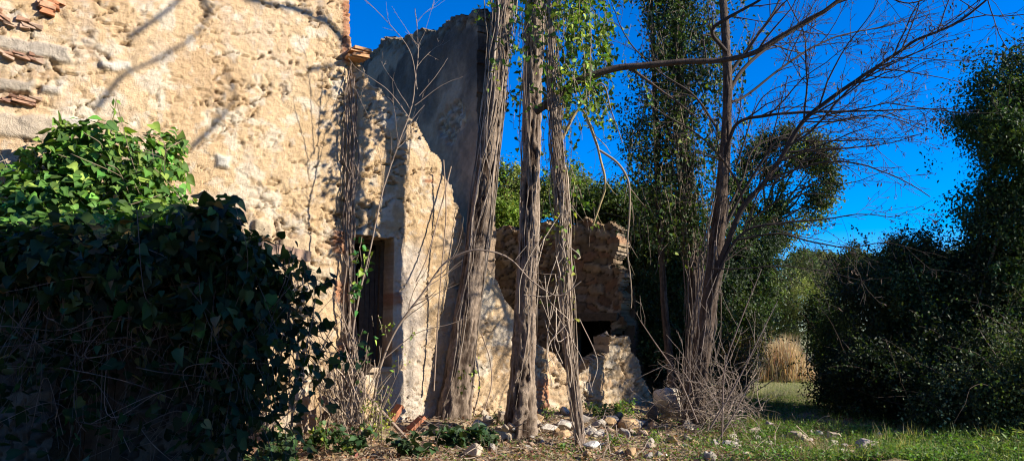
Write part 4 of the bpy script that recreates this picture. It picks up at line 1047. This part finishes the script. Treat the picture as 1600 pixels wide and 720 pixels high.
def rock(seed, pos, w, label, color, name='rock', group=None, rz=0, flat=.7, tilt=None, sink=.12, cat='rock'):
    if seed >= 800:
        key = (seed % 9, tuple(color))
        if key in RK:
            o = RK[key].copy(); COL.objects.link(o); o.location = np.asarray(pos) - UP * w * .12; q_ = w / 2; o.scale = (q_, q_ * R.uniform(.8, 1.1), q_ * R.uniform(.7, 1.2)); o.rotation_euler = (R.normal(0, .2), R.normal(0, .2), rz)
            WL[o.name] = pos; return tag(o, label, cat, group)
        v, f = rock_mesh(key[0] + 800, .7); n = fbm3(v[:, 0] * 3, v[:, 1] * 3, v[:, 2] * 3, 3, seed); m = MB(); m.add(v, tris=f, col=np.asarray(color) * (.7 + .6 * n)[:, None])
        o = m.build(name, M_STONE, origin=(0, 0, 0)); o.location = np.asarray(pos) - UP * w * .12; o.scale = (w / 2,) * 3; RK[key] = o; return tag(o, label, cat, group)
    v, f = rock_mesh(seed, flat); v = v * w / 2
    c, s = math.cos(rz), math.sin(rz); v = v @ np.array([[c, s, 0], [-s, c, 0], [0, 0, 1]])
    pos = np.asarray(pos, float); v = v + pos - UP * w * sink
    n = fbm3(v[:, 0] * 9, v[:, 1] * 9, v[:, 2] * 9, 3, seed + 1)
    m = MB(); m.add(v, tris=f, col=np.asarray(color) * (.75 + .5 * n)[:, None])
    o = m.build(name, M_STONE, smooth=True, origin=pos)
    return tag(o, label, cat, group)
TANR, OCH, GRY, DKR, PALE = (.44, .35, .25), (.42, .28, .15), (.34, .32, .30), (.09, .085, .085), (.56, .49, .39)
BIG = [((740, 712), 50, 'large tan rock at the bottom edge of the view right of the leaning trunk', TANR, .6), ((1020, 655), 30, 'dark grey upright boulder leaning beside the low wall', DKR, 1.1),
       ((1042, 650), 52, 'tall pale slab of stone set upright at the end of the low wall', PALE, 1.5), ((880, 685), 34, 'ochre stone with shadowed underside between the straight and corded trunks', OCH, .75),
       ((857, 672), 32, 'flat pale stone tilted on the rubble right of the straight trunk', PALE, .5), ((980, 668), 48, 'ochre rubble heap stone in front of the low wall', OCH, .6),
       ((935, 680), 40, 'long pale slab leaning at the foot of the corded trunk', PALE, .4), ((956, 658), 46, 'wide dark flat stone lying under green weeds by the low wall', (.16, .15, .15), .45),
       ((838, 660), 26, 'rounded yellowish stone tucked against the wall foot behind the straight trunk', OCH, .7), ((772, 690), 34, 'shadowed brown stone left of the straight trunk foot', (.25, .18, .12), .65),
       ((1262, 690), 26, 'grey-pink stone in the grass at the near end of the path', (.40, .33, .29), .5), ((1365, 700), 22, 'whitish stone alone in the grass in front of the brambles', PALE, .7),
       ((1145, 700), 40, 'pale angular stone below the dry twig tangle', PALE, .6), ((925, 705), 36, 'flat white-grey stone near the bottom edge among litter', (.5, .47, .42), .35)]
for k, ((u, v), w, lab, c, fl) in enumerate(BIG):
    p = GG(u, v); rock(700 + k, p, w * p[1] / F, lab, c, rz=R.uniform(0, 3), flat=fl)
rg = np.random.default_rng(120)
for k in range(240):
    z = rg.random()
    if z < .42: u, v = rg.uniform(720, 1230), rg.uniform(655, 722)
    elif z < .62: u, v = rg.uniform(1040, 1400), rg.uniform(678, 716)
    else: u, v = rg.uniform(745, 1050), rg.uniform(648, 688)
    p = GG(u, v); w = rg.choice([9, 13, 19, 26, 34], p=[.28, .28, .22, .14, .08]) * p[1] / F
    if p[0] > 2.6: rock(800 + k, p, w, 'small pale stone half buried in the grass beside the path', random.choice([TANR, PALE, (.4, .33, .29)]), 'stone', 'stones scattered in the grass', rg.uniform(0, 3), rg.uniform(.45, .8), cat='stone')
    else: rock(800 + k, p, w, 'small piece of fallen rubble on the bare ground below the ruined wall', random.choice([TANR, OCH, PALE, (.42, .3, .2), (.38, .33, .27)]), 'stone', 'fallen rubble below the wall', rg.uniform(0, 3), rg.uniform(.45, .8), cat='stone')

# timber and bricks in the debris heap below the window
for k, (a, b, w, lab, c) in enumerate([((500, 660), (578, 568), .07, 'charred dark beam end leaning up to the sill below the window', (.085, .06, .045)),
                                   ((500, 620), (560, 700), .04, 'brown board lying across the dark beam in the debris', (.30, .19, .12)),
                                   ((560, 600), (640, 690), .035, 'splintered grey lath sloping down from below the window', (.22, .16, .12)),
                                   ((545, 690), (590, 640), .05, 'pale broken plank standing in the debris heap', (.40, .29, .19))]):
    A, B = P(*a, 10.9), P(*b, 10.75); m = MB(); d = (B - A) / 2; sx = unit(np.cross(d, UP)); sz = unit(np.cross(sx, d))
    box(m, (A + B) / 2, d, sx * w, sz * w * .5, c, .012); o = m.build('plank', M_WOOD, smooth=False, origin=A); tag(o, lab, 'plank')
for k, (u, v, ang, lab) in enumerate([(650, 660, .7, 'red roof tile propped up at a slant on the rubble left of the leaning trunk'), (618, 645, .9, 'broken red brick leaning on the wall in the tree shadow strip'),
                                 (640, 685, -.8, 'red tile shard tilted the other way below the propped tile'), (568, 690, -.6, 'orange brick fragment at the foot of the sapling')]):
    p = P(u, v, 11.0 if u > 600 else 10.5); m = MB(); d = TD * math.cos(ang) + UP * math.sin(ang); e = UP * math.cos(ang) - TD * math.sin(ang)
    box(m, p, d * .13, ND * .09, e * .03, (.42, .17, .09), .008); o = m.build('brick', M_BRICK, smooth=False, origin=p - UP * .1); tag(o, lab, 'brick')

# ------------------------------------------------------------------ herbs, grass, litter
def herb(u, v, Y, h, n, size, c, label, seed, alt=None, altp=0, shape='dia', spread=.25, name='weed', cat='weed', m=M_LEAF):
    rng = np.random.default_rng(seed); p = GG(u, v) if Y is None else P(u, v, Y)
    if Y is not None and Y > 8.9: p[2] = min(p[2], float(gh(p[0], p[1])) + .02)
    t = thing(name, label, cat, p); sb = MB(); lb = MB()
    for k in range(n):
        d = np.array([rng.normal(0, spread), rng.normal(0, spread), 1]); q = walk(p + np.array([rng.normal(0, spread * .4 * h), rng.normal(0, spread * .4 * h), 0]), d, h * rng.uniform(.5, 1.1), 6, .15, 0, rng)
        tube(sb, q, np.linspace(.005, .002, len(q)), 4, (.16, .16, .06)); mm = int(h * 26) + 6; x = rng.uniform(1, len(q) - 1.001, mm); i = x.astype(int); f = (x - i)[:, None]
        leaves(lb, q[i] * (1 - f) + q[i + 1] * f + rng.normal(0, .03, (mm, 3)), rng.uniform(.6, 1.2, mm) * size, rng.normal(0, .6, (mm, 3)) + UP * .8 + SUN * .3, leafcols(mm, c, .3, alt, altp, rng), shape, .2, rng)
    sb.build('stem', M_TWIG, t); lb.build('foliage', m, t)
YG = (.20, .24, .035)
herb(598, 700, 10.4, .95, 7, .055, YG, 'yellow-green upright weed growing from the debris below the window', 131, (.3, .3, .05), .3)
herb(640, 705, 9.3, .28, 9, .10, (.028, .05, .02), 'dark broad-leaved weed in shade at the bottom edge left of the leaning trunk', 132, None, 0, 'heart', .8)
herb(712, 690, 10.2, .35, 12, .11, (.03, .055, .02), 'dark broad-leaved creeper clump around the foot of the leaning trunk', 133, None, 0, 'heart', .8)
herb(760, 690, 10.4, .25, 9, .09, (.035, .06, .022), 'low dark weed between the leaning and straight trunks', 134, None, 0, 'heart', .9)
herb(942, 652, 13.1, .35, 16, .07, (.07, .13, .03), 'fresh green nettle patch at the foot of the low rubble wall', 135, YG, .2, 'dia', .7)
herb(975, 640, 13.6, .40, 14, .07, (.08, .15, .03), 'bright green weed clump in the angle of the low wall', 136, YG, .3, 'dia', .6)
herb(783, 652, 11.9, .25, 8, .06, (.12, .15, .07), 'small grey-green weed against the sunlit wall between two trunks', 137, None, 0, 'dia', .5)
herb(848, 640, 12.6, .3, 5, .06, (.09, .16, .03), 'small green weed beside the red brick jamb', 138, YG, .2, 'dia', .4)
herb(1025, 690, None, .2, 9, .06, (.10, .16, .035), 'low light-green weed in front of the dark boulder', 139, YG, .3, 'dia', .8)
herb(965, 695, None, .16, 8, .06, (.09, .15, .035), 'low green weed among the rubble near the corded trunk', 140, YG, .3, 'dia', .8)
herb(1575, 712, 9.2, .55, 4, .11, (.14, .20, .05), 'slender weed with long pale leaves in the bottom right corner', 141, (.28, .3, .08), .3, 'long', .6)
herb(880, 705, None, .14, 8, .06, (.09, .15, .035), 'low green weed in front of the ochre stone', 142, YG, .3, 'dia', .9)
herb(540, 710, 9.6, .5, 7, .09, (.035, .07, .025), 'dark leafy weed beside the pale plank at the lower left of the debris', 143, YG, .1, 'heart', .5)

herb(455, 716, 9.4, .5, 9, .10, (.03, .055, .02), 'dark leafy clump on the ground between the lean-to and the sapling', 144, None, 0, 'heart', .7)
herb(500, 700, 9.9, .4, 8, .08, (.05, .09, .025), 'mid-green weed at the wall foot below the brick scar', 145, YG, .15, 'heart', .7)
herb(415, 722, 9.0, .35, 8, .09, (.03, .055, .02), 'dark low creeper clump at the foot of the trailing vine', 146, None, 0, 'heart', .9)
rg = np.random.default_rng(150)
def scatter(n, u0, u1, v0, v1, keepf=None):
    out = np.zeros((0, 3))
    while len(out) < n:
        u, v = rg.uniform(u0, u1, n), rg.uniform(v0, v1, n)
        x, y = u - 800, 360 - v; dy, dz = F * ca - y * sa, y * ca + F * sa
        t = -CAMZ / dz; p = np.stack([x * t, dy * t, np.zeros(n)], 1)
        if keepf is not None: p = p[rg.random(n) < keepf(p)]
        out = np.vstack([out, p])
    p = out[:n]; p[:, 2] = gh(p[:, 0], p[:, 1]); return p
lb = MB()
kf = lambda p: sst(1.6, 4.6, p[:, 0]) * (.06 + .94 * sst(.40, .56, fbm2(p[:, 0] * .9, p[:, 1] * .9, 3, 21)))
p_ = scatter(30000, 1000, 1640, 628, 735, kf)
hh = rg.uniform(0, .11, len(p_)) ; p_[:, 2] += hh
leaves(lb, p_, rg.uniform(.025, .06, len(p_)), rg.normal(0, .5, p_.shape) + UP, leafcols(len(p_), (.085, .145, .03), .35, (.16, .19, .05), .2, rg), 'dia', -.2, rg)
p_ = scatter(9000, 1000, 1640, 600, 735, lambda p: sst(1.5, 4.5, p[:, 0]))
leaves(lb, p_, rg.uniform(.08, .22, len(p_)), rg.normal(0, 1, p_.shape) * np.array([1, 1, .1]), leafcols(len(p_), (.085, .13, .03), .3, (.30, .26, .12), .25, rg), 'blade', -1.5, rg)
p_ = scatter(3200, 690, 1100, 655, 735)
p_[:, 2] += rg.uniform(0, .05, len(p_)); leaves(lb, p_, rg.uniform(.025, .05, len(p_)), rg.normal(0, .5, p_.shape) + UP, leafcols(len(p_), (.085, .14, .03), .35, (.2, .22, .05), .2, rg), 'dia', -.2, rg)
p_ = scatter(12000, 1160, 1330, 575, 640)
leaves(lb, p_, rg.uniform(.06, .2, len(p_)), rg.normal(0, 1, p_.shape) * np.array([1, 1, .3]), leafcols(len(p_), (.13, .16, .045), .3, (.30, .27, .12), .3, rg), 'blade', -1.2, rg)
c_ = scatter(620, 1080, 1640, 625, 735, lambda p: sst(1.8, 4.6, p[:, 0]) * sst(.46, .56, fbm2(p[:, 0] * .8, p[:, 1] * .8, 3, 23)))
ci = np.repeat(np.arange(len(c_)), 42); p_ = c_[ci] + rg.normal(0, .055, (len(ci), 3)); p_[:, 2] = c_[ci, 2] + np.abs(rg.normal(0, .06, len(ci)))
leaves(lb, p_, rg.uniform(.02, .05, len(p_)), rg.normal(0, .55, p_.shape) + UP, leafcols(len(c_), (.095, .165, .032), .3, (.16, .2, .05), .2, rg)[ci], 'dia', -.2, rg)
c_ = scatter(150, 1090, 1640, 615, 735, lambda p: sst(1.8, 4.2, p[:, 0]))
ci = np.repeat(np.arange(len(c_)), 30); p_ = c_[ci] + rg.normal(0, .06, (len(ci), 3)) * np.array([1, 1, 0])
leaves(lb, p_, rg.uniform(.10, .34, len(p_)) * rg.uniform(.5, 1.1, len(c_))[ci], rg.normal(0, 1, p_.shape) * np.array([1, 1, .2]), leafcols(len(c_), (.10, .14, .035), .3, (.32, .26, .13), .4, rg)[ci], 'blade', -1.6, rg)
o = lb.build('grass', M_GRASS); tag(o, 'short green grass and clover carpeting the ground beside the path', 'grass', kind='stuff')
lb = MB()
p_ = scatter(14000, 380, 1400, 645, 735); p_[:, 2] += rg.uniform(.005, .04, len(p_))
leaves(lb, p_, rg.uniform(.03, .08, len(p_)), rg.normal(0, .45, p_.shape) + UP, leafcols(len(p_), (.27, .17, .10), .35, (.45, .36, .25), .2, rg), 'dia', 0, rg)
for k in range(700):
    u, v = rg.uniform(560, 1300), rg.uniform(645, 725); q = GG(u, v) + UP * .02; w = walk(q, (rg.normal(), rg.normal(), rg.normal(.05, .2)), rg.uniform(.1, .5), 5, .2, 0, rg)
    tube(lb, w, rg.uniform(.002, .006), 4, np.array((.36, .29, .22)) * math.exp(rg.normal(0, .35)))
o = lb.build('leaf_litter', M_DRY); tag(o, 'brown fallen leaves and broken twigs littering the ground below the ruin', 'leaf litter', kind='stuff')
# dry tall grass at the end of the path
lb = MB(); n = 16000
u = rg.normal(1220, 24, n); base = np.array([P(x, 588, 24 + y) for x, y in zip(u, rg.uniform(-.8, 1.6, n))]); base[:, 2] = 0
hgt = rg.uniform(.3, 1.2, n) * (.45 + .75 * np.exp(-((u - 1222) / 30) ** 2)) * (.75 + .5 * noise2(u * .16, u * 0, 5))
leaves(lb, base, hgt, rg.normal(0, 1, base.shape) * np.array([1, 1, .15]), leafcols(n, (.50, .355, .195), .25, (.62, .49, .31), .3, rg), 'blade', -3.0, rg)
o = lb.build('dry_grass', M_DRY); tag(o, 'tall golden dry grass standing at the far end of the path', 'dry grass', kind='stuff')
# dead twig tangle around the multi-stemmed tree
sb = MB()
for k in range(430):
    c = GG(rg.normal(1105, 32), 668); h = abs(rg.normal(.25, .35)); a = c + np.array([rg.normal(0, .15), rg.normal(0, .3), h])
    w = walk(a, (rg.normal(), rg.normal() * .6, rg.normal(.2, .7)), rg.uniform(.2, 1.0), 8, .22, -.02, rg)
    w[:, 2] = np.maximum(w[:, 2], .01); tube(sb, w, np.linspace(rg.uniform(.003, .009), .002, len(w)), 4, np.array((.22, .17, .13)) * math.exp(rg.normal(0, .35)))
for px in [[(1110, 668), (1150, 600), (1180, 540), (1215, 470)], [(1120, 690), (1145, 650), (1172, 600), (1190, 590)], [(1090, 660), (1060, 590), (1020, 530), (1000, 500)], [(1128, 690), (1132, 580), (1150, 520), (1190, 420)]]:
    q = resample(PP(px, 11.2), .06); tube(sb, q, np.linspace(.016, .006, len(q)), 5, (.2, .15, .12)); twigs(sb, q, .012, .004, 2, 3, rng=rg, col=(.24, .19, .15))
o = sb.build('twig_tangle', M_TWIG); tag(o, 'grey dead twig tangle around the foot of the multi-stemmed tree', 'twigs')
sb = MB()
for k in range(210):
    c = P(rg.normal(535, 24), rg.uniform(600, 715), 10.3); w = walk(c, (rg.normal(0, .25), rg.normal(0, .2), 1), rg.uniform(.2, .8), 6, .15, 0, rg)
    tube(sb, w, rg.uniform(.003, .008), 4, np.array((.27, .205, .15)) * math.exp(rg.normal(0, .35)))
o = sb.build('twig_tangle', M_TWIG); tag(o, 'pale fibrous bundle of dead vine stems at the foot of the sapling', 'twigs')

# ------------------------------------------------------------------ world, sun, camera
w = bpy.data.worlds.new('World'); scene.world = w; w.use_nodes = True
nt = w.node_tree; nt.nodes.clear()
sky = nt.nodes.new('ShaderNodeTexSky'); sky.sky_type = 'NISHITA'; sky.sun_disc = False
sky.sun_elevation = SUN_EL; sky.sun_rotation = math.atan2(sh[0], sh[1]); sky.air_density = 1.0; sky.dust_density = 0.0; sky.ozone_density = 6.0; sky.altitude = 1500
hs = nt.nodes.new('ShaderNodeHueSaturation'); hs.inputs['Saturation'].default_value = 1.45; hs.inputs['Value'].default_value = 1.45; hs.inputs['Hue'].default_value = .512
bg = nt.nodes.new('ShaderNodeBackground'); bg.inputs['Strength'].default_value = .08
ow = nt.nodes.new('ShaderNodeOutputWorld')
nt.links.new(sky.outputs[0], hs.inputs['Color']); nt.links.new(hs.outputs[0], bg.inputs['Color']); nt.links.new(bg.outputs[0], ow.inputs['Surface'])
ld = bpy.data.lights.new('Sun', 'SUN'); ld.energy = 5.0; ld.angle = math.radians(.5); ld.color = (1, .93, .82)
lo = bpy.data.objects.new('Sun', ld); COL.objects.link(lo); lo.rotation_euler = Vector(-SUN).to_track_quat('-Z', 'Y').to_euler(); lo.location = (20, -8, 15)
cd = bpy.data.cameras.new('Camera'); cd.sensor_width = 36; cd.lens = 36 * F / 1600; cd.clip_start = .05; cd.clip_end = 3000
co = bpy.data.objects.new('Camera', cd); COL.objects.link(co); co.location = (0, 0, CAMZ); co.rotation_euler = (math.pi / 2 + PITCH, 0, 0)
scene.camera = co
scene.view_settings.view_transform = 'Standard'; scene.view_settings.look = 'None'; scene.view_settings.gamma = 1; scene.view_settings.exposure = 1.05; scene.view_settings.use_curve_mapping = False
scene.render.engine = 'CYCLES'; scene.cycles.use_denoising = True; scene.cycles.pixel_filter_type = 'BLACKMAN_HARRIS'; scene.cycles.filter_width = 1.15; scene.cycles.max_bounces = 6; scene.cycles.diffuse_bounces = 3; scene.cycles.transparent_max_bounces = 4
